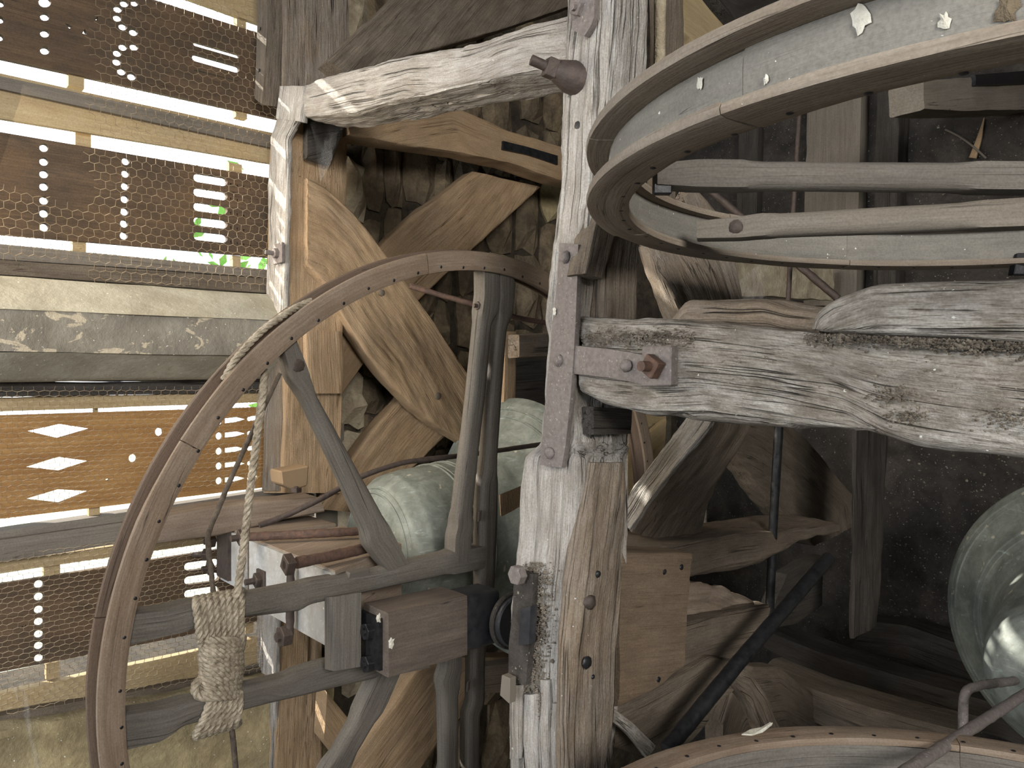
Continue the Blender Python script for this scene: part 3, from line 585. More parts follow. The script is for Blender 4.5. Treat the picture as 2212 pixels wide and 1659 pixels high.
tb(strip('splintered_edge_strip', [(556, 1300), (553, 1500), (548, 1760)], [(596, 1300), (592, 1500), (580, 1760)], ('a', W_A - .01), .02, M['grey'], rl=.008, rs=.005, r=.008, amp=.005, groove=.005), 'bleached splintered strip down the edge of the lower corner post', 'timber')
tb(post3('corner_post', [(606, -80), (608, 60), (606, 190)], [(612, -80), (613, 60), (612, 190)], [(752, -80), (755, 60), (752, 200)], 1.045, M['greyR'], rl=.012, rs=.008, r=.006, amp=.003, groove=.002), 'grey-brown upper length of corner post above the white rail', 'post')
tb(post3('batten', [(553, -80), (555, 60), (549, 212)], [(576, -80), (577, 60), (566, 226)], [(610, -80), (611, 60), (605, 232)], 1.0, M['oakd'], rl=.03, rs=.01, r=.002, amp=.001), 'planed grey batten with a bolt hole fixed beside the upper corner post', 'batten')
ba_ = bpy.data.objects['batten']
for u, v in ((562, 62), (560, 152)):
    q_ = pin(hit(u, v, ('a', .998)), -AX, .006, .002, M['blacki'], None, 'bolt_hole'); q_.parent = ba_; q_.matrix_parent_inverse = Matrix.Translation(-ba_.location)
b_ = empty('iron_bolt', 'square iron washer and nut on the outer edge of the corner post beside the wire', 'bolt'); bolt(hit(603, 548, ('a', W_A - .02)), -AX, b_, .015, .04, washer=.032, sq=False, mat=M['strap'])
# braces and rails behind
tb(strip('main_brace', [(664, 386), (705, 405), (765, 460), (830, 545), (880, 612), (940, 698), (1000, 790), (1060, 880)], [(664, 570), (700, 612), (745, 690), (792, 762), (850, 836), (900, 885), (950, 925), (1010, 962)], ('b', -2.295), .075, M['oak'], rl=.009, rs=.007, r=.008, amp=.005, groove=.0022, gs=34), 'wide curved golden brown oak brace falling right from the corner post', 'brace')
mb = bpy.data.objects['main_brace']; pp_ = mb.location
for u, v, r_ in ((825, 632, .012), (946, 856, .014), (560 + 95, 512, .0)):
    if r_: q_ = pin(hit(u, v, ('b', -2.290)), BX, r_, .004, M['oakd'], None, 'oak_pin'); q_.parent = mb; q_.matrix_parent_inverse = Matrix.Translation(-mb.location)
tb(strip('crossing_brace', [(700, 700), (760, 600), (830, 522), (920, 446), (1020, 370)], [(730, 870), (800, 770), (900, 655), (1000, 560), (1168, 404)], ('b', -2.40), .07, M['oak'], rl=.01, rs=.008, r=.01, amp=.006, groove=.0022, gs=34), 'golden oak brace crossing behind the curved brace, rising to the upper right', 'brace')
tb(strip('lower_brace', [(690, 1100), (765, 985), (820, 912), (884, 843), (900, 830)], [(800, 1110), (860, 1040), (915, 992), (968, 940), (985, 925)], ('b', -2.385), .07, M['oak'], rl=.009, rs=.007, r=.008, amp=.005, groove=.0022, gs=34), 'short thick oak brace below the curved one with a furrowed edge above the green bell', 'brace')
hr = empty('slotted_rail', 'golden oak rail with a mortise slot under the white top rail', 'beam')
strip('rail_body', [(752, 270), (860, 240), (970, 226), (1088, 275), (1090, 276), (1205, 314), (1260, 330)], [(756, 291), (880, 313), (1000, 331), (1085, 350), (1100, 352), (1205, 388), (1260, 400)], ('b', -2.27), .10, M['oak'], hr, rl=.009, rs=.007, r=.007, amp=.004, groove=.002, gs=18)
strip('mortise_dark_strip', [(1087, 304), (1140, 317), (1205, 336)], [(1087, 322), (1140, 334), (1205, 356)], ('b', -2.262), .02, M['blacki'], hr, amp=0., r=.001)  # black box on the rail face paints the dark inside the slot
tb(strip('upper_brace', [(708, 130), (790, 54), (872, -22), (990, -130)], [(752, 160), (900, 116), (1080, 66), (1300, -10)], ('b', -2.08), .08, M['oakd'], rl=.01, rs=.008, r=.008, amp=.005, groove=.0022, gs=34), 'wide cracked dark brown brace rising right above the white rail', 'brace')
tb(strip('gusset_block', [(664, 250), (700, 246), (755, 246)], [(664, 340), (690, 350), (712, 356)], ('b', -2.28), .03, M['shade'], amp=.002), 'dark wedge block in the corner below the left end of the white rail', 'block')
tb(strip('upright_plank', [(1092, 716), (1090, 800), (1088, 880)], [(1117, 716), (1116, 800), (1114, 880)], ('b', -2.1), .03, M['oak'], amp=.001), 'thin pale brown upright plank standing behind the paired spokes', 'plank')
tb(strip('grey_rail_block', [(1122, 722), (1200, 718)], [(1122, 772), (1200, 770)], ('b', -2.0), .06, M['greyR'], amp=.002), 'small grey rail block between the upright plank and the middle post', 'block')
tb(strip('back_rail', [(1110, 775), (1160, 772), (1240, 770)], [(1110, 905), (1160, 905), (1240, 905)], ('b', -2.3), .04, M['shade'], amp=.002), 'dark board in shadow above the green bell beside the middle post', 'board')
tb(strip('sill_timber', [(300, 1120), (380, 1108), (440, 1098), (560, 1084), (690, 1074)], [(300, 1188), (380, 1172), (440, 1160), (560, 1138), (702, 1106)], ('b', -2.2), .12, M['stock'], rl=.012, rs=.008, r=.008, amp=.005, groove=.002), 'squared oak sill timber with a sawn end under the corner post', 'beam')
pg = empty('oak_peg', 'stubby faceted oak peg head above the sill timber at the post foot', 'peg')
prism('peg_head', hit(628, 1028, ('b', -2.17)), BX, [(-.045, .02), (-.04, -.02), (0, -.04), (.04, -.03), (.045, .03)], .03, M['oak'], pg, bev=.004, back=.05); bolt(hit(640, 1062, ('b', -2.13)), ZX, pg, .013, .015, up=(1, 0, 0))
tb(strip('foot_brace', [(706, 1495), (760, 1560), (800, 1620), (850, 1700)], [(700, 1600), (740, 1650), (790, 1720), (830, 1800)], ('b', -2.2), .07, M['oak'], amp=.003), 'brown oak brace foot in the bottom gap right of the lower corner post', 'brace')
tb(strip('bottom_brace', [(960, 1420), (900, 1450), (850, 1520), (760, 1640), (700, 1720)], [(1140, 1420), (1000, 1545), (940, 1620), (880, 1700), (830, 1780)], ('b', -2.15), .07, M['oak'], amp=.004, groove=.0022, gs=34), 'broad golden brown brace behind the lower spokes', 'brace')
tb(strip('low_rail', [(1040, 1440), (1120, 1430), (1240, 1415)], [(1040, 1500), (1120, 1495), (1240, 1480)], ('b', -2.1), .06, M['stock'], amp=.003), 'horizontal oak rail behind the bearing at the foot of the middle post', 'rail')

# ---- second frame to the right of the post (plane b = -1.1) ----
PB = -1.12
tb(post3('pale_brace', [(1378, 530), (1392, 590), (1412, 640), (1434, 700)], [(1396, 535), (1424, 590), (1452, 640), (1478, 690)], [(1500, 400), (1560, 470), (1590, 560), (1616, 690)], 1.45, M['greyR'], rl=.009, rs=.007, r=.008, amp=.004, groove=.004), 'brown board-like brace with a bleached edge behind the top of the cross beam', 'brace')
tb(strip('golden_brace', [(1480, -60), (1520, -20), (1560, 30), (1590, 80)], [(1470, 50), (1478, 70), (1496, 86), (1520, 130)], ('b', -1.6), .06, M['tan'], amp=.003), 'golden oak brace corner at the top between the post and the big wheel', 'brace')
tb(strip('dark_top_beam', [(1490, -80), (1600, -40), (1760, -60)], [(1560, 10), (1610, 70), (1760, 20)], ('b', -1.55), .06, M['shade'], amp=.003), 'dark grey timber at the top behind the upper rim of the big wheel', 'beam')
kb = empty('knee_brace', 'thick dark brace with a pale furrowed edge below the cross beam', 'brace')
post3('brace_shaft', [(1500, 870), (1462, 930), (1410, 1000), (1364, 1062), (1330, 1110)], [(1560, 870), (1530, 930), (1470, 1000), (1418, 1066), (1364, 1150)], [(1640, 870), (1620, 935), (1560, 1030), (1530, 1100), (1500, 1190)], 1.42, M['oakd'], kb, rl=.009, rs=.007, r=.008, amp=.006, groove=.007, gs=16)
strip('furrowed_edge', [(1498, 870), (1458, 930), (1406, 1000), (1360, 1062), (1330, 1105)], [(1556, 870), (1526, 930), (1466, 1000), (1414, 1066), (1362, 1146)], ('a', 1.405), .02, M['grey'], kb, rl=.007, rs=.005, r=.006, amp=.005, groove=.007, gs=30)
tb(strip('shadow_brace', [(1600, 860), (1690, 900), (1770, 980), (1850, 1080), (1860, 1130)], [(1540, 930), (1610, 1010), (1660, 1080), (1720, 1150), (1760, 1180)], ('b', -1.45), .08, M['oakd'], amp=.005, groove=.003), 'dark brown brace falling right in the shadow behind the thin hanging rod', 'brace')
tb(strip('ledge_timber', [(1362, 1196), (1400, 1186), (1480, 1172), (1600, 1150), (1700, 1140), (1815, 1128)], [(1362, 1262), (1400, 1258), (1480, 1248), (1600, 1228), (1700, 1186), (1815, 1150)], ('b', PB + .01), .16, M['oakd'], rl=.008, rs=.007, r=.012, amp=.009, groove=.004), 'ragged ledge timber under the knee brace with a paler top', 'beam')
bl = empty('brown_block', 'squared brown oak block with peg holes right of the middle post foot', 'block')
strip('block_body', [(1344, 1192), (1400, 1192), (1462, 1194), (1494, 1196)], [(1334, 1528), (1390, 1500), (1440, 1470), (1478, 1440)], ('b', PB + .075), .09, M['oakm'], bl, rl=.01, rs=.008, r=.005, amp=.004, groove=.002)
for u, v in ((1435, 1235), (1472, 1225), (1422, 1468)): pin(hit(u, v, ('b', PB + .076)), BX, .007, .003, M['blacki'], bl, 'peg_hole')
tb(strip('tenon_beam', [(1462, 1352), (1540, 1330), (1600, 1318), (1668, 1306)], [(1478, 1462), (1540, 1440), (1600, 1418), (1645, 1390)], ('b', PB + .02), .1, M['oakd'], rl=.01, rs=.008, r=.01, amp=.008, groove=.006, gs=14), 'split grey-brown beam end tenoned into the brown block', 'beam')
tb(strip('split_timber', [(1470, 1268), (1530, 1262), (1600, 1290), (1660, 1310)], [(1468, 1345), (1530, 1335), (1600, 1325), (1665, 1322)], ('b', PB - .02), .06, M['stock'], rl=.008, rs=.006, r=.01, amp=.016, groove=.01, gs=14), 'torn and splintered light timber in the gap right of the brown block', 'timber')
tb(strip('low_brace', [(1330, 1530), (1400, 1500), (1470, 1462), (1545, 1418), (1600, 1430), (1630, 1440)], [(1328, 1620), (1390, 1640), (1450, 1640), (1500, 1600), (1560, 1520), (1600, 1480)], ('b', PB + .05), .08, M['oakd'], rl=.01, rs=.008, r=.01, amp=.006, groove=.0022, gs=34), 'olive grey brace foot below the brown block', 'brace')
tb(strip('base_board', [(1560, 1560), (1600, 1440), (1680, 1440), (1760, 1500), (1900, 1560)], [(1560, 1680), (1620, 1680), (1720, 1680), (1800, 1680), (1900, 1690)], ('b', -1.3), .06, M['oakd'], amp=.004), 'reddish brown board behind the low wheel rim', 'board')
tb(strip('root_timber', [(1576, 1440), (1620, 1452), (1660, 1500), (1690, 1580)], [(1590, 1480), (1622, 1520), (1640, 1560), (1660, 1600)], ('b', -1.05), .04, M['greyR'], amp=.01, groove=.004), 'gnarled grey timber fragment crossing behind the iron stay', 'timber')
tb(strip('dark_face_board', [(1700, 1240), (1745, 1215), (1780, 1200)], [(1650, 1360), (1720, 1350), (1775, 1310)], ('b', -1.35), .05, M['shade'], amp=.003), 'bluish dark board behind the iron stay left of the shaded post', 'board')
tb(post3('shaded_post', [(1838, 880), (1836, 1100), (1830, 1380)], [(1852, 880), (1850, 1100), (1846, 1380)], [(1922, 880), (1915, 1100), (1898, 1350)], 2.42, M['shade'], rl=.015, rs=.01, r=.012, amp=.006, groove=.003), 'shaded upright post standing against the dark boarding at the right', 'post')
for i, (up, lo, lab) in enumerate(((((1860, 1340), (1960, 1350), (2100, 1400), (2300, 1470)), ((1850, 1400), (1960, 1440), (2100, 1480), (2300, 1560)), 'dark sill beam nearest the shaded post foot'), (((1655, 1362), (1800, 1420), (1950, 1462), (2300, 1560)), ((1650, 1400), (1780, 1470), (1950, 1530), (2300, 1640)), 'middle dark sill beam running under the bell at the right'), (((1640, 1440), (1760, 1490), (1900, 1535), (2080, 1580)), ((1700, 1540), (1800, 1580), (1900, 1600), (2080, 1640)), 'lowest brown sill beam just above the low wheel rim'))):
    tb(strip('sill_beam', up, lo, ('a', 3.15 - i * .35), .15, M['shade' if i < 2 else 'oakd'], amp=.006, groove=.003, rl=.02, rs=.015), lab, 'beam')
# uprights against the dark back wall seen through the big wheel
for u0, u1, mat, d, lab in ((1592, 1642, 'shade', .05, 'dark narrow upright board left of the hanging rod'), (1738, 1862, 'greyp', .08, 'dusty grey upright board right of the hanging rod'), (1888, 1945, 'shade', .10, 'narrow grey upright board near the small shelf block')):
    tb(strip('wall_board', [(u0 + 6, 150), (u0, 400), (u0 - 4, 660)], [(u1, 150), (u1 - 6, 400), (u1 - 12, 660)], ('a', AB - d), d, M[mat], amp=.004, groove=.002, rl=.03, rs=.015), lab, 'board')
tb(strip('shelf_block', [(1995, 172), (2080, 168), (2260, 165)], [(1998, 236), (2080, 240), (2260, 236)], ('b', -.9), .1, M['greyp'], amp=.004, rl=.015, rs=.01), 'dusty grey timber block with a slot at the upper right', 'block')
tb(strip('shelf_slot', [(2108, 160), (2260, 148)], [(2108, 184), (2260, 178)], ('b', -.885), .03, M['blacki'], amp=.0), 'black strip painting the dark slot above the dusty block at the upper right', 'iron plate')  # black strip stands for the dark inside the slot
tb(strip('behind_ledge', [(1560, 560), (1660, 570), (1800, 580)], [(1560, 640), (1660, 640), (1800, 650)], ('b', -1.6), .05, M['stonel'], amp=.01), 'pale stone ledge behind the cross beam under the big wheel', 'ledge')
tb(strip('golden_plank', [(1380, 880), (1420, 890), (1440, 898)], [(1375, 1000), (1415, 990), (1436, 960)], ('b', -2.2), .03, M['tan'], amp=.002), 'sunlit golden plank glimpsed between middle post and knee brace', 'plank')
tb(strip('golden_plank', [(1368, 960), (1410, 930), (1440, 905)], [(1368, 1080), (1400, 1040), (1430, 1000)], ('b', -2.1), .03, M['tan'], amp=.002), 'lower golden plank glimpsed right of the middle post edge', 'plank')
tb(strip('small_stay_board', [(1330, 1530), (1370, 1560), (1420, 1610)], [(1322, 1560), (1360, 1590), (1400, 1640)], ('b', PB + .10), .02, M['beam'], amp=.002), 'thin pale slat at the foot of the middle post', 'slat')
tb(post3('stub_timber', [(1076, 1070), (1078, 1110)], [(1080, 1068), (1082, 1118)], [(1134, 1046), (1130, 1092)], 1.42, M['oak'], amp=.002), 'short oak stub sticking out behind the right hand spoke', 'timber')
# rods
def rod(name, pts, r, mat, label, cat='rod', step=.02): return tag(tube(name, [hit(u, v, pl) for u, v, pl in pts], r, M[mat], k=10, step=step, rough=r * .25), label, cat)
rod('hanging_rod', [(1728, 225, ('a', 2.3)), (1714, 450, ('a', 2.3)), (1702, 660, ('a', 2.3))], .008, 'rust', 'thin dark rod hanging upright behind the big wheel')
rod('stay_rod', [(1526, 405, ('a', 2.1)), (1640, 500, ('a', 2.2)), (1810, 645, ('a', 2.3))], .012, 'rust', 'dark stay rod slanting down right behind the big wheel')
rod('hanging_rod', [(1684, 900, ('a', 1.9)), (1672, 1100, ('a', 1.9)), (1662, 1330, ('a', 1.9))], .012, 'blacki', 'black rod hanging below the cross beam in front of the shadow')
rod('iron_stay', [(1440, 1620, ('b', -.98)), (1600, 1425, ('b', -.98)), (1790, 1205, ('b', -.98))], .017, 'blacki', 'thick dark iron stay slanting up right below the ledge timber')
rod('wheel_stay', [(885, 618, ('b', -1.95)), (960, 640, ('b', -1.9)), (1034, 660, ('b', -1.83)), (1120, 688, ('b', -1.85)), (1210, 702, ('b', -1.85))], .0085, 'rustb', 'rust brown stay rod bolted through the upright spoke')
rod('curved_stay', [(560, 1135, ('b', -1.85)), (600, 1122, ('b', -1.85)), (690, 1080, ('b', -1.83)), (780, 1028, ('b', -1.81)), (870, 998, ('b', -1.8)), (990, 985, ('b', -1.8)), (1100, 970, ('b', -1.8)), (1200, 955, ('b', -1.8))], .0075, 'rust', 'long bent iron rod curving from the headstock across the green bell')
rod('bent_iron_rod', [(2080, 1720, ('b', -.62)), (2079, 1600, ('b', -.62)), (2082, 1500, ('b', -.62)), (2092, 1488, ('b', -.62)), (2120, 1480, ('b', -.62)), (2260, 1462, ('b', -.62))], .010, 'strap', 'bent iron rod hooked in front of the bell at the bottom right', step=.008)
rod('straight_iron_rod', [(1935, 1680, ('b', -.5)), (2070, 1592, ('b', -.5)), (2260, 1470, ('b', -.5))], .010, 'strap', 'straight iron rod slanting up across the bottom right corner')
# ---------------- wheels ----------------
def sector(name, C, e1, e2, m, r0, r1, z0, z1, t0, t1, mat, parent, seg=.03, rough=.0012, nr=6, nz=2):
    """piece of a ring: radii r0..r1, z0..z1 along m, angles t0..t1"""
    N = max(3, int((t1 - t0) * r1 / seg)); ring = []
    for j in range(nr): ring.append((j / nr, 0.))
    for j in range(nz): ring.append((1., j / nz))
    for j in range(nr): ring.append((1 - j / nr, 1.))
    for j in range(nz): ring.append((0., 1 - j / nz))
    ring = np.array(ring); K = len(ring); th = np.linspace(t0, t1, N)
    off = rng.rand(3) * 30; V = []; G = []
    c = np.array([.5, .5]); inner = (ring - c); 
    for t in th:
        rr = r0 + ring[:, 0] * (r1 - r0); zz = z0 + ring[:, 1] * (z1 - z0)
        g = np.stack([np.full(K, t * r1), rr, zz], 1) + off
        d = rough * vn(g * np.array([8, 50, 50])) 
        rr = rr + d * np.sign(inner[:, 0]) * (np.abs(inner[:, 0]) > .49); zz = zz + d * np.sign(inner[:, 1]) * (np.abs(inner[:, 1]) > .49)
        crn = (np.abs(inner[:, 0]) > .49) & (np.abs(inner[:, 1]) > .49); rr = rr - crn * np.sign(inner[:, 0]) * .0015; zz = zz - crn * np.sign(inner[:, 1]) * .0015
        u = e1 * math.cos(t) + e2 * math.sin(t)
        V.append(C + rr[:, None] * u + zz[:, None] * m); G.append(g)
    V = np.vstack(V); G = np.vstack(G); Fc = []
    for i in range(N - 1):
        for j in range(K): k = (j + 1) % K; Fc.append((i * K + j, i * K + k, (i + 1) * K + k, (i + 1) * K + j))
    Fc.append(tuple(range(K))[::-1]); Fc.append(tuple((N - 1) * K + j for j in range(K)))
    a, b, cc = V[Fc[0][0]], V[Fc[0][1]], V[Fc[0][2]]; nn = np.cross(b - a, cc - b)
    if nn @ m > 0: Fc = [f[::-1] for f in Fc]
    o = mkobj(name, V, Fc, mat, parent, gp=G, smooth=True)
    return o
def wheel(label, C, n, m, R, w, s, t, mats, n_seg=9, ph=0., sole=(.62, .86), nails=True, rg=None):
    C = np.array(C, float) + ZX * H; n = np.array(n, float); n /= np.linalg.norm(n); m = n * (1 if m > 0 else -1)
    e1 = np.cross(n, ZX) if abs(n[2]) < .8 else np.cross(n, [0, 1., 0]); e1 /= np.linalg.norm(e1); e2 = np.cross(n, e1)
    root = empty('wheel', label, 'wheel', None); rg = rg or (0, 2 * math.pi)
    st = (rg[1] - rg[0]) / n_seg
    fronts = []
    for k in range(n_seg):
        a = rg[0] + ph + k * st
        fr = sector('rim_segment', C, e1, e2, m, R - w, R, 0, t, a + .0012, a + st - .0012, M[mats[0]], root); fronts.append(fr)
        sector('rim_segment', C, e1, e2, m, R - w, R + .002, s - t, s, a + st / 2 + .0012, a + st * 1.5 - .0012, M[mats[1]], root)
        sector('rim_sole', C, e1, e2, m, R - w * sole[1], R - w * sole[0], t * .9, s - t * .9, a + .0005, a + st - .0005, M[mats[2]], root, nr=1, nz=5)
    if nails:
        for k in range(int(2 * math.pi * R / .075)):
            a = k * .075 / R * (1 + .0); q = R - w * (.78 + .06 * math.sin(k * 2.1)); p = C + q * (e1 * math.cos(a) + e2 * math.sin(a))
            pin(p - m * .0002, -m, .0035, .0012, M['blacki'], fronts[int(((a - ph) % (2 * math.pi)) / st) % n_seg], 'nail')
    return root, C, n, m, e1, e2
N1 = np.array([.721, -.682, -.122]); N1 /= np.linalg.norm(N1); C1 = np.array([-.1236, 2.0196, -.5604])
w1, *_ = wheel('large upright brown oak bell wheel with white rope lashed round its spokes', C1, N1, -1, .9, .050, .060, .012, ('wheel', 'wheeld', 'wheeld'), n_seg=8, ph=.25)
PW = (tuple(N1), float(N1 @ C1) - .011)
def spoke(up, lo, pl=PW, th=.042, parent=w1, mat='spoke', **k):
    k.setdefault('r', (.003, .017, .11)); return strip('spoke', up, lo, pl, th, M[mat], parent, rl=.01, rs=.007, amp=.0012, **k)
spoke([(1047, 582), (1047, 640), (1042, 676), (1038, 700), (1022, 860), (1005, 988), (990, 1120), (990, 1140), (984, 1160), (982, 1215)], [(1080, 582), (1080, 640), (1076, 676), (1068, 700), (1053, 860), (1038, 988), (1024, 1120), (1024, 1140), (1020, 1160), (1018, 1215)])
spoke([(1081, 582), (1081, 640), (1078, 690), (1074, 710), (1060, 860), (1052, 988), (1048, 1030), (1042, 1040), (1040, 1130), (1039, 1290), (1022, 1420), (1020, 1520), (1010, 1545), (1010, 1760)], [(1112, 584), (1112, 640), (1108, 690), (1100, 710), (1088, 860), (1080, 988), (1080, 1030), (1082, 1040), (1080, 1130), (1072, 1290), (1054, 1420), (1052, 1520), (1042, 1545), (1040, 1760)])
spoke([(968, 1400), (966, 1450), (958, 1470), (960, 1560), (960, 1760)], [(1000, 1400), (999, 1450), (995, 1470), (995, 1560), (993, 1760)])
spoke([(276, 1328), (364, 1318), (420, 1303), (532, 1286), (655, 1262), (672, 1256), (812, 1234), (881, 1216), (961, 1197), (1048, 1180)], [(276, 1396), (364, 1376), (420, 1362), (530, 1338), (655, 1324), (672, 1311), (832, 1274), (890, 1262), (961, 1247), (1048, 1228)])
spoke([(262, 1546), (350, 1533), (420, 1513), (515, 1488), (620, 1464), (640, 1452), (703, 1433), (800, 1412), (900, 1392)], [(262, 1624), (350, 1603), (386, 1578), (445, 1561), (540, 1534), (655, 1508), (711, 1494), (830, 1465), (930, 1442)])
spoke([(612, 752), (634, 826), (652, 850), (790, 1150), (800, 1185), (838, 1232)], [(642, 734), (668, 800), (676, 830), (830, 1110), (846, 1142), (884, 1218)])
spoke([(822, 1450), (790, 1516), (770, 1560), (700, 1680), (660, 1760)], [(872, 1440), (838, 1520), (820, 1555), (748, 1680), (710, 1760)])
for u, v, ru in ((645, 790, .014),): pin(hit(u, v, (PW[0], PW[1] + .001)), N1, ru, .002, M['rust'], w1, 'knot')
prism('wedge', hit(766, 1238, (PW[0], PW[1] - .02)), N1, [(-.032, -.012), (.034, -.012), (.028, .010), (-.026, .010)], .018, M['spoke'], w1)
for u, v in ((1034, 1114), (1010, 1480)): prism('wedge', hit(u, v, (PW[0], PW[1])), N1, [(-.006, -.016), (.006, -.012), (.006, .016), (-.006, .012)], .006, M['stockd'], w1)
bolt(hit(1036, 661, (PW[0], PW[1] - .02)), -AX, w1, .011, .02, sq=False)
w2, C2, n2, m2, e1_, e2_ = wheel('large wheel seen edge-on at the upper right with dust and droppings in its rope groove', (.70, 1.01, .234), (.026, -.01, 1), 1, .6, .060, .083, .014, ('wheelp', 'wheelp', 'sole'), n_seg=6, ph=.55, sole=(.50, .72))
spoke([(1420, 350), (1478, 346), (1500, 343), (2300, 345)], [(1420, 398), (1478, 402), (1500, 404), (2300, 411)], pl=((0., -1., 0.), -.985), parent=w2, mat='spoke', th=.034)
spoke([(1505, 476), (1600, 466), (1640, 459), (2300, 419)], [(1505, 515), (1600, 514), (1640, 510), (2300, 486)], pl=((-.286, -.958, 0.), -.286 * .33 - .958 * 1.33), parent=w2, mat='greyp', th=.04)
pin(hit(1590, 489, ((-.286, -.958, 0.), -.286 * .33 - .958 * 1.33 + .001)), np.array([-.286, -.958, 0]), .012, .003, M['rust'], w2, 'knot')
prism('iron_block', hit(1428, 410, ((0., -1., 0.), -1.0)), np.array([0, -1., 0]), [(-.012, -.008), (.012, -.008), (.012, .006), (-.012, .006)], .012, M['blacki'], w2)
prism('iron_block', hit(2198, 572, ((0., -1., 0.), -1.5)), np.array([0, -1., 0]), [(-.02, -.022), (.03, -.022), (.03, .02), (-.012, .02)], .02, M['blacki'], w2)
w3, *_ = wheel('low horizontal reddish wheel rim at the bottom right with a white feather on it', (.568, .745, -.588), (.0, .02, 1), -1, .6, .050, .083, .014, ('wheel', 'wheel', 'spoke'), n_seg=6, ph=.2, sole=(.75, .97))

# ---------------- headstock of the upright wheel ----------------
hs = empty('headstock', 'oak headstock block with ends coloured pale as if lit, iron bolts and straps behind the wheel spokes', 'headstock')
af = .816; bq = lambda u, a=af: float(hit(u, 1200, ('a', a)) @ BX)
boxab('stock_block', af + .012, 1.10, -2.30, bq(526), -.585, -.423, M['stock'], hs, rl=.012, rs=.01, r=.004, amp=.001)
timber('stock_block', [[ABZ(a, b1, -.425), ABZ(a, b1, -.605), ABZ(a, bq(537), -.605), ABZ(a, bq(537), -.425)] for a, b1 in ((af + .01, bq(716)), (1.10, -1.74))], M['stock'], hs, rl=.012, rs=.01, r=.004, amp=.001)
for e_ in (slabs('end_face', [(af + .004, af + .013, -2.297, bq(525), -.582, -.430)], M['stockend'], None, hs), slabs('end_face', [(af, af + .011, bq(538), bq(715), -.602, -.430)], M['stockend'], None, hs)): e_['label'] = 'end face coloured pale as if lit'
slabs('iron_plate', [(af - .006, af + .005, -2.30, -2.21, -.57, -.43)], M['rust'], None, hs)
T_ = lambda u, v, a=af: hit(u, v, ('a', a))
for u, v, s in ((462, 1168, .016), (458, 1226, .017)): bolt(T_(u, v, af - .005), -AX, hs, s, .03)
for v in (1150, 1198): bolt(T_(448, v, af + .02), -AX * .8 - BX * .6, hs, .016, .045)
bolt(T_(566, 1252), -AX, hs, .017, .04, washer=.026)
zt_ = -.412
def topp(u, v, z=-.405): 
    r = np.array([(u - CU) / FPX, 1, (CV - v) / FPX]); t = z / r[2]; p = r * t; p[2] += H; return p
tube('strap_rod', [topp(530, 1160), topp(700, 1152), topp(800, 1146)], .012, M['rustb'], hs, step=.01, rough=.003)
bolt(topp(527, 1160), -AX, hs, .018, .035)
tube('strap_rod', [topp(640, 1216), topp(720, 1200), topp(810, 1180)], .013, M['rustb'], hs, step=.01, rough=.003)
bolt(topp(630, 1218), -AX, hs, .020, .018)
tube('strap_rod', [T_(628, 1226, af - .018), T_(626, 1370, af - .018)], .010, M['rust'], hs, step=.01, rough=.002)
bolt(T_(622, 1372, af - .02), -AX, hs, .024, .03, sq=False)
post3('stock_cheek', [(700, 1290), (700, 1445)], [(720, 1290), (720, 1450)], [(782, 1280), (782, 1440)], .79, M['spoke'], hs, r=.003, amp=.001)
boxab('stub_beam', .884, 1.10, -1.56, -1.45, -.645, -.503, M['stockd'], hs, rl=.01, rs=.008, r=.003, amp=.0008)
boxab('painted_end', 1.098, 1.20, -1.545, -1.452, -.64, -.508, M['black'], hs, rl=.01, rs=.008, r=.01, amp=.001)
slabs('iron_plate', [(.874, .885, -1.56, -1.475, -.635, -.52)], M['blacki'], None, hs)
for v in (1362, 1432): bolt(hit(800, v, ('a', .874)), -AX, hs, .018, .02, sq=False, mat=M['blacki'])
gb = empty('bearing', 'black round gudgeon bearing and bracket bolted to the middle post', 'bearing')
gc = hit(1102, 1338, ('b', -1.42)); prism('bearing_disc', gc, BX, ngon(28, .062), .03, M['black'], gb, bev=.004, smooth=False); prism('bearing_rim', gc + BX * .001, BX, ngon(28, .069), .016, M['dirt'], gb, bev=.003)
strip('bearing_bracket', [(1112, 1236), (1108, 1300), (1100, 1400), (1096, 1470)], [(1152, 1240), (1150, 1300), (1142, 1400), (1136, 1480)], ('a', W_A - .02), .03, M['dirt'], gb, amp=.004, r=.006)
strip('bearing_keep', [(1122, 1316), (1118, 1395)], [(1146, 1310), (1142, 1392)], ('a', W_A - .04), .02, M['black'], gb, amp=.0, r=.004)
prism('bracket_cap', hit(1126, 1240, ('a', W_A - .03)), -AX, ngon(6, .02), .02, M['strap'], gb); prism('bracket_foot', hit(1106, 1480, ('a', W_A - .03)), -AX, [(-.018, -.022), (.012, -.03), (.014, .022), (-.012, .022)], .018, M['greyp'], gb)

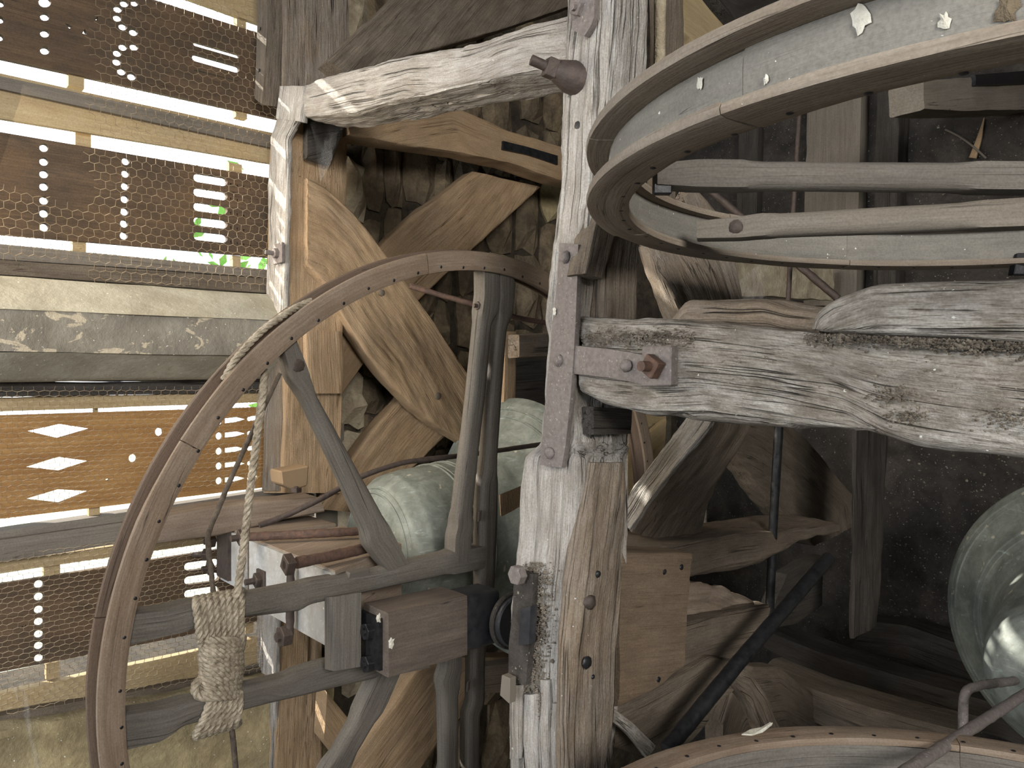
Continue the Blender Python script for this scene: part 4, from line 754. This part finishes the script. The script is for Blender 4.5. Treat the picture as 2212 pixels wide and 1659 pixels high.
# ---------------- bells ----------------
def bell(label, a0, b0, z0, prof, axis=AX):
    root = empty('bell', label, 'bell', None); x, y, n = basis(axis); c0 = ABZ(a0, b0, z0); K = 96
    p = resample(np.array([(t, r, 0) for t, r in prof], float), .006); V = []
    for i, (t, r, _) in enumerate(p):
        for j in range(K):
            th = 2 * math.pi * j / K; rr = r + .0015 * math.sin(th * 3 + t * 9)
            V.append(c0 + n * t + (x * math.cos(th) + y * math.sin(th)) * rr)
    Fc = []
    for i in range(len(p) - 1):
        for j in range(K): k = (j + 1) % K; Fc.append((i * K + j, (i + 1) * K + j, (i + 1) * K + k, i * K + k))
    V.append(c0 + n * p[0][0]); o = len(V) - 1
    for j in range(K): Fc.append((o, j, (j + 1) % K))
    mkobj('bell_shell', V, Fc, M['bronze'], root); return root, c0
def bands(root, c0, axis, lst):
    x, y, n = basis(axis)
    for t, r, w in lst:
        pts = [c0 + n * t + (x * math.cos(q) + y * math.sin(q)) * r for q in np.linspace(0, 2 * math.pi, 97)]
        V, Fc = [], []
        for i, p in enumerate(pts[:-1]):
            u = (p - c0 - n * t) / r
            for a, b in ((w, 0), (0, w), (-w, 0), (0, -w)): V.append(p + n * a + u * b)
        L = len(pts) - 1
        for i in range(L):
            for j in range(4): Fc.append((i * 4 + j, i * 4 + (j + 1) % 4, ((i + 1) % L) * 4 + (j + 1) % 4, ((i + 1) % L) * 4 + j))
        mkobj('bell_band', V, Fc, M['bronze'], root)
prof = [(-.135, .001), (-.135, .12), (-.125, .165), (-.10, .205), (-.06, .232), (0, .244), (.08, .250), (.2, .262), (.28, .29), (.34, .335), (.39, .395), (.43, .445), (.46, .463), (.475, .455), (.46, .42), (.3, .25), (.0, .2)]
b1, c1 = bell('green patinated bell lying behind the upright wheel spokes', 1.32, -2.05, -.513, prof)
bands(b1, c1, AX, [(-.118, .178, .003), (-.108, .192, .003), (.085, .251, .0035), (.1, .252, .003), (.135, .255, .0035), (.15, .257, .003), (.39, .398, .004), (.41, .424, .004)])
prof2 = [(-.20, .001), (-.20, .10), (-.19, .13), (-.16, .16), (-.10, .18), (0, .2), (.1, .22), (.22, .26), (.30, .31), (.36, .37), (.41, .43), (.44, .46), (.455, .462), (.47, .45), (.44, .41), (.3, .25), (.0, .16)]
b2, c2 = bell('large green bell at the right edge in front of the dark boarding', 2.35, -.545, -.72, prof2)
bands(b2, c2, AX, [(.40, .421, .004), (.415, .437, .004), (.33, .342, .004), (.315, .325, .004)])
prof3 = [(-.08, .001), (-.08, .10), (-.06, .14), (-.02, .165), (.05, .175), (.2, .185), (.35, .2)]
b3, c3 = bell('pale green bell shoulder in the bottom right corner behind the straight rod', 1.62, -.30, -.795, prof3)
bands(b3, c3, AX, [(-.068, .128, .0035), (-.045, .15, .0035), (-.03, .161, .003)])

# ---------------- ropes ----------------
rp = lambda u, v, o=0.: hit(u, v, (PW[0], PW[1] + o))
ro = rope('wheel_rope', [rp(672, 650, -.02), rp(640, 664, -.01), rp(610, 682, .0), rp(575, 706, .0), rp(540, 740, .0), rp(505, 780, -.005), rp(484, 820, -.01)], .0075, M['rope'], pitch=.04)
tag(ro, 'pale rope lying in the groove along the top left of the wheel rim', 'rope')
ro = rope('hanging_rope', [rp(573, 800, -.02), rp(566, 860, .0), rp(553, 960, .01), rp(538, 1080, .02), rp(524, 1200, .02), rp(512, 1290, .015)], .0085, M['rope'], pitch=.045)
tag(ro, 'pale twisted rope dropping from the wheel rim to the lashing on the spokes', 'rope')
ro = tube('thin_line', [rp(604, 806, -.03), rp(560, 900, -.05), rp(500, 1030, -.08), rp(456, 1135, -.06), rp(447, 1160, -.03), rp(452, 1200, -.04), rp(462, 1290, -.04)], .0055, M['roped'], step=.01, rough=.002); tag(ro, 'thin dark line looping down over the nuts of the headstock', 'rope')
ro = tube('thin_line', [rp(496, 1540, -.03), rp(504, 1600, -.03), rp(514, 1720, -.03)], .006, M['roped'], step=.01); tag(ro, 'thin grey line hanging below the rope lashing', 'rope')
lash = empty('rope_lashing', 'thick coil of pale rope lashed tightly round the two left spokes', 'rope')
def loop(pts, name='rope_turn', r=.0085): rope(name, pts, r, M['rope'], lash, pitch=.04, step=.005)
F0, B0 = .012, -.058
for i in range(8):                                         # turns over the upper spoke
    u = 424 + i * 13.8; tv = 1298 - i * 2.4; bu = 432 + i * 12.6
    loop([rp(u + 6, tv + 8, B0), rp(u + 2, tv - 5, B0 + .02), rp(u, tv - 3, F0 - .015), rp(u, tv + 10, F0 + .006), rp((u + bu) / 2, tv + 40, F0 + .010), rp(bu, 1374 + 3 * math.sin(i), F0 + .008), rp(bu + 2, 1392, F0 - .004)])
for i in range(13):                                        # horizontal turns round the waist
    v = 1380 + i * 10.2; l = 436 + 1.5 * math.sin(i * 1.3) + (i > 10) * -6; r_ = 524 - i * .7 + 1.5 * math.cos(i); sk = 5 * math.sin(i * 1.7) - 3
    loop([rp(l + 14, v + sk, B0 + .012), rp(l + 2, v + 1, B0 + .03), rp(l, v + 2, F0 - .012), rp(l + 12, v + 4 + sk * .4, F0 + .012), rp((l + r_) / 2, v + 4, F0 + .020), rp(r_ - 12, v + 2 - sk * .4, F0 + .012), rp(r_, v, F0 - .012), rp(r_ - 2, v, B0 + .03), rp(r_ - 14, v + sk, B0 + .012)])
for i in range(7):                                         # turns under the lower spoke
    u = 455 + i * 10.5; bu = 424 + i * 14
    loop([rp(u, 1496, F0 - .002), rp(u, 1512, F0 + .01), rp((u + bu) / 2 + 3, 1550 - i * 2, F0 + .01), rp(bu, 1584 - i * 4, F0 + .004), rp(bu, 1592 - i * 4, F0 - .02), rp(bu + 8, 1584 - i * 4, B0)])
loop([rp(448, 1470, F0 - .01), rp(428, 1468, F0), rp(418, 1482, F0), rp(422, 1502, F0), rp(440, 1508, F0 + .012), rp(470, 1504, F0 + .02)], 'rope_tail')

# ---------------- cobwebs, droppings, debris ----------------
def web(pts, label, pl):
    P3 = [hit(u, v, (pl[0], pl[1] + o)) for u, v, o in pts]; n = 6; V = []; Fc = []
    a, b, c, d = P3
    for j in range(n + 1):
        for i in range(n + 1):
            s, t = i / n, j / n; p = (a * (1 - s) + b * s) * (1 - t) + (d * (1 - s) + c * s) * t; cc = (P3[0] + P3[1] + P3[2] + P3[3]) / 4
            V.append(p + (cc - p) * .35 * (4 * s * (1 - s) * 0 + (1 - abs(2 * s - 1)) * 0) + BX * .01 * math.sin(s * 7 + t * 5))
    for j in range(n):
        for i in range(n): q = j * (n + 1) + i; Fc.append((q, q + 1, q + n + 2, q + n + 1))
    return tag(mkobj('cobweb', V, Fc, M['web'], None), label, 'cobweb')
web([(668, 262, 0), (757, 248, 0), (735, 300, 0), (695, 392, 0)], 'grey cobweb draped below the left end of the white rail', ('b', -2.255))
web([(1545, 652, 0), (1655, 560, 0), (1660, 600, 0), (1640, 660, 0)], 'bright dusty cobweb above the rotten chunk on the cross beam', ('b', -1.3))
web([(28, 1482, 0), (52, 1484, 0), (92, 1660, 0), (78, 1660, 0)], 'drooping cobweb on the bottom left louvres', ('b', BW + .10))
def crumbs(name, label, cat, n, fpos, s0, s1, mat, nrm, parent=None, flat=.4):
    V, Fc = [], []; 
    for i in range(n):
        c = fpos(); x, y, z = basis(nrm); s = random.uniform(s0, s1) * (1 if random.random() < .9 else 1.8); th = random.random() * 6.3; o = len(V); el = random.uniform(.3, 1)
        for k in range(5):
            t = th + 2 * math.pi * k / 5; q = x * math.cos(t) * s + y * math.sin(t) * s; q = q * random.uniform(.6, 1.1); V.append(c + q * np.array([1, 1, el]))
        V.append(c + z * s * flat)
        for k in range(5): Fc.append((o + k, o + (k + 1) % 5, o + 5))
    o = mkobj(name, V, Fc, mat, parent, smooth=False, kind='stuff'); return tag(o, label, cat)
R_ = random.uniform
def onback():
    if random.random() < .62: return hit(R_(1915, 2240), R_(930, 1430), ('a', AB - .003))
    return hit(R_(1560, 2240), R_(150, 640), ('a', AB - .003))
crumbs('litter', 'pale straw flecks and crumbs stuck on the dark boarding at the right', 'litter', 900, onback, .0012, .0052, M['fleck'], -AX)
def dust():
    u = R_(1735, 2260); return hit(u, 720 + (u - 1755) * .045 + abs(random.gauss(0, 13)), ('a', W_A - .005 + R_(-.003, .003)))
crumbs('litter', 'brown dirt crumbs piled along the cross beam under the pale paddle board', 'litter', 1300, dust, .001, .003, M['soil'], -AX, flat=1.)
def ledge(): return hit(R_(1256, 1500), 730 + random.gauss(0, 9) + 6 * math.sin(R_(0, 6)), ('a', W_A - .004))
crumbs('litter', 'brown dirt crumbs packed above the horizontal strap arm', 'litter', 900, ledge, .001, .003, M['soil'], -AX, flat=1.)
def nest(): v = R_(1215, 1560); return hit(1162 + random.gauss(0, 17) - (v - 1220) * .05, v, ('a', W_A - .005))
crumbs('litter', 'straw crumbs caught beside the bearing on the middle post', 'litter', 160, nest, .001, .003, M['fleck'], -AX, flat=1.)
crumbs('litter', 'brown dirt packed beside the bearing on the middle post', 'litter', 1900, nest, .001, .0038, M['soil'], -AX, flat=1.)
def knot():
    k = random.choice(((1925, 852, 26), (2165, 905, 30), (1960, 900, 20))); return hit(k[0] + random.gauss(0, k[2]), k[1] + random.gauss(0, k[2] * .45), ('a', W_A - .005))
crumbs('litter', 'dirt lodged in the hollow knots of the grey cross beam', 'litter', 500, knot, .0008, .0026, M['soil'], -AX, flat=1.)
crumbs('litter', 'pale flecks scattered over the face of the cross beam', 'litter', 260, lambda: hit(R_(1480, 2230), R_(770, 900), ('a', W_A - .005)), .0006, .0018, M['fleck'], -AX, flat=.6)
def splat(c, n, s, label, mat='guano', asp=1.6):
    x, y, n = basis(n); K = 14; V = [c + n * .002]; 
    for j in range(K):
        t = 2 * math.pi * j / K; q = s * R_(.55, 1.1); V.append(c + x * math.cos(t) * q + y * math.sin(t) * q * asp)
    Fc = [(0, 1 + j, 1 + (j + 1) % K) for j in range(K)]; Fc = Fc + [tuple(range(K, 0, -1))]
    o = mkobj('dropping', V, Fc, M[mat], None, smooth=False); return tag(o, label, 'dropping')
def solept(u, v, r=.6 - .060 * .50 + .0015):             # where a pixel meets the outside of the big wheel's sole
    d = np.array([(u - CU) / FPX, 1., (CV - v) / FPX]); c = C2 - ZX * H; A_ = d[0] ** 2 + d[1] ** 2; B_ = -2 * (d[0] * c[0] + d[1] * c[1]); Cc = c[0] ** 2 + c[1] ** 2 - r * r
    t = (-B_ - math.sqrt(max(B_ * B_ - 4 * A_ * Cc, 0))) / (2 * A_); p = d * t; nn = p - c; nn[2] = 0; p[2] += H; return p, nn / np.linalg.norm(nn)
for u, v, s, lab in ((1858, 38, .010, 'largest brown and white dropping in the groove of the big wheel'), (1512, 178, .005, 'white dropping hanging in the groove near the left end of the big wheel'), (1596, 232, .004, 'small white dropping low in the groove of the big wheel'), (1655, 172, .0035, 'yellowish crusted dropping in the middle of the wheel groove'), (2175, 20, .009, 'rusty brown patch in the wheel groove at the top right corner'), (2040, 45, .005, 'smeared white dropping right of the largest one in the wheel groove')):
    p, nn = solept(u, v); splat(p, nn, s, lab, 'stone' if 'rusty' in lab else 'guano')
for u, v, s, lab in ((818, 1335, .008, 'upper white dropping on the end of the stub beam'), (845, 1388, .009, 'white dropping on the front face of the stub beam'), (1198, 672, .006, 'small white dropping on the iron T strap')):
    splat(hit(u, v, ('b', -1.449)) if u < 1000 else hit(u, v, ('a', W_A - .019)), BX if u < 1000 else -AX, s, lab)
splat(hit(2070, 1226, ('a', AB - .006)), -AX, .016, 'pale broken flake on the dark boarding at the right', asp=1.8)
fe = empty('feather', 'white feather lying on the low reddish wheel rim', 'feather')
fp = lambda u, v, z=-.584: topp(u, v, z)
V = [fp(1602, 1588), fp(1620, 1578), fp(1645, 1573), fp(1664, 1562, -.58), fp(1668, 1566, -.58), fp(1648, 1582), fp(1625, 1589)]
V = V + [p + ZX * .002 for p in V]; n = 7
mkobj('vane', V, [tuple(range(n))[::-1], tuple(range(n, 2 * n))] + [(i, (i + 1) % n, n + (i + 1) % n, n + i) for i in range(n)], M['guano'], fe, smooth=False)
tube('quill', [fp(1640, 1580, -.582), fp(1668, 1562, -.576)], .0012, M['guano'], fe, k=6)
tg = empty('twig', 'pale brown splinter of wood lying on the dark boarding at the upper right', 'twig')
timber('splinter', [[hit(u, v, ('a', AB - .02)) + AX * k for u, v, k in q] for q in (((2092, 340, 0), (2108, 342, 0), (2108, 342, .01), (2092, 340, .01)), ((2108, 300, 0), (2120, 302, 0), (2120, 302, .01), (2108, 300, .01)), ((2124, 254, 0), (2127, 256, 0), (2127, 256, .01), (2124, 254, .01)))], M['oak'], tg, amp=.001)
tag(tube('twig', [hit(2042, 280, ('a', AB - .02)), hit(2070, 292, ('a', AB - .03)), hit(2110, 322, ('a', AB - .02)), hit(2130, 342, ('a', AB - .02))], .004, M['greyp'], None, k=6, step=.02), 'thin curved grey twig crossing the wood splinter', 'twig')

# repeats of a kind carry a shared group phrase
GR = dict(wheel='bell wheels of the frame', bell='green bells', dropping='bird droppings', cobweb='dusty cobwebs', wall_board='upright boards on the dark wall', sill_beam='sill beams at the lower right', hanging_rod='hanging rods', golden_plank='golden planks by the middle post', thin_line='thin lines at the upright wheel', corner_post='corner post lengths', tree='trees outside the louvres')
for o in list(SC.objects):
    if o.parent is None and o.name.split('.')[0] in GR: o['group'] = GR[o.name.split('.')[0]]
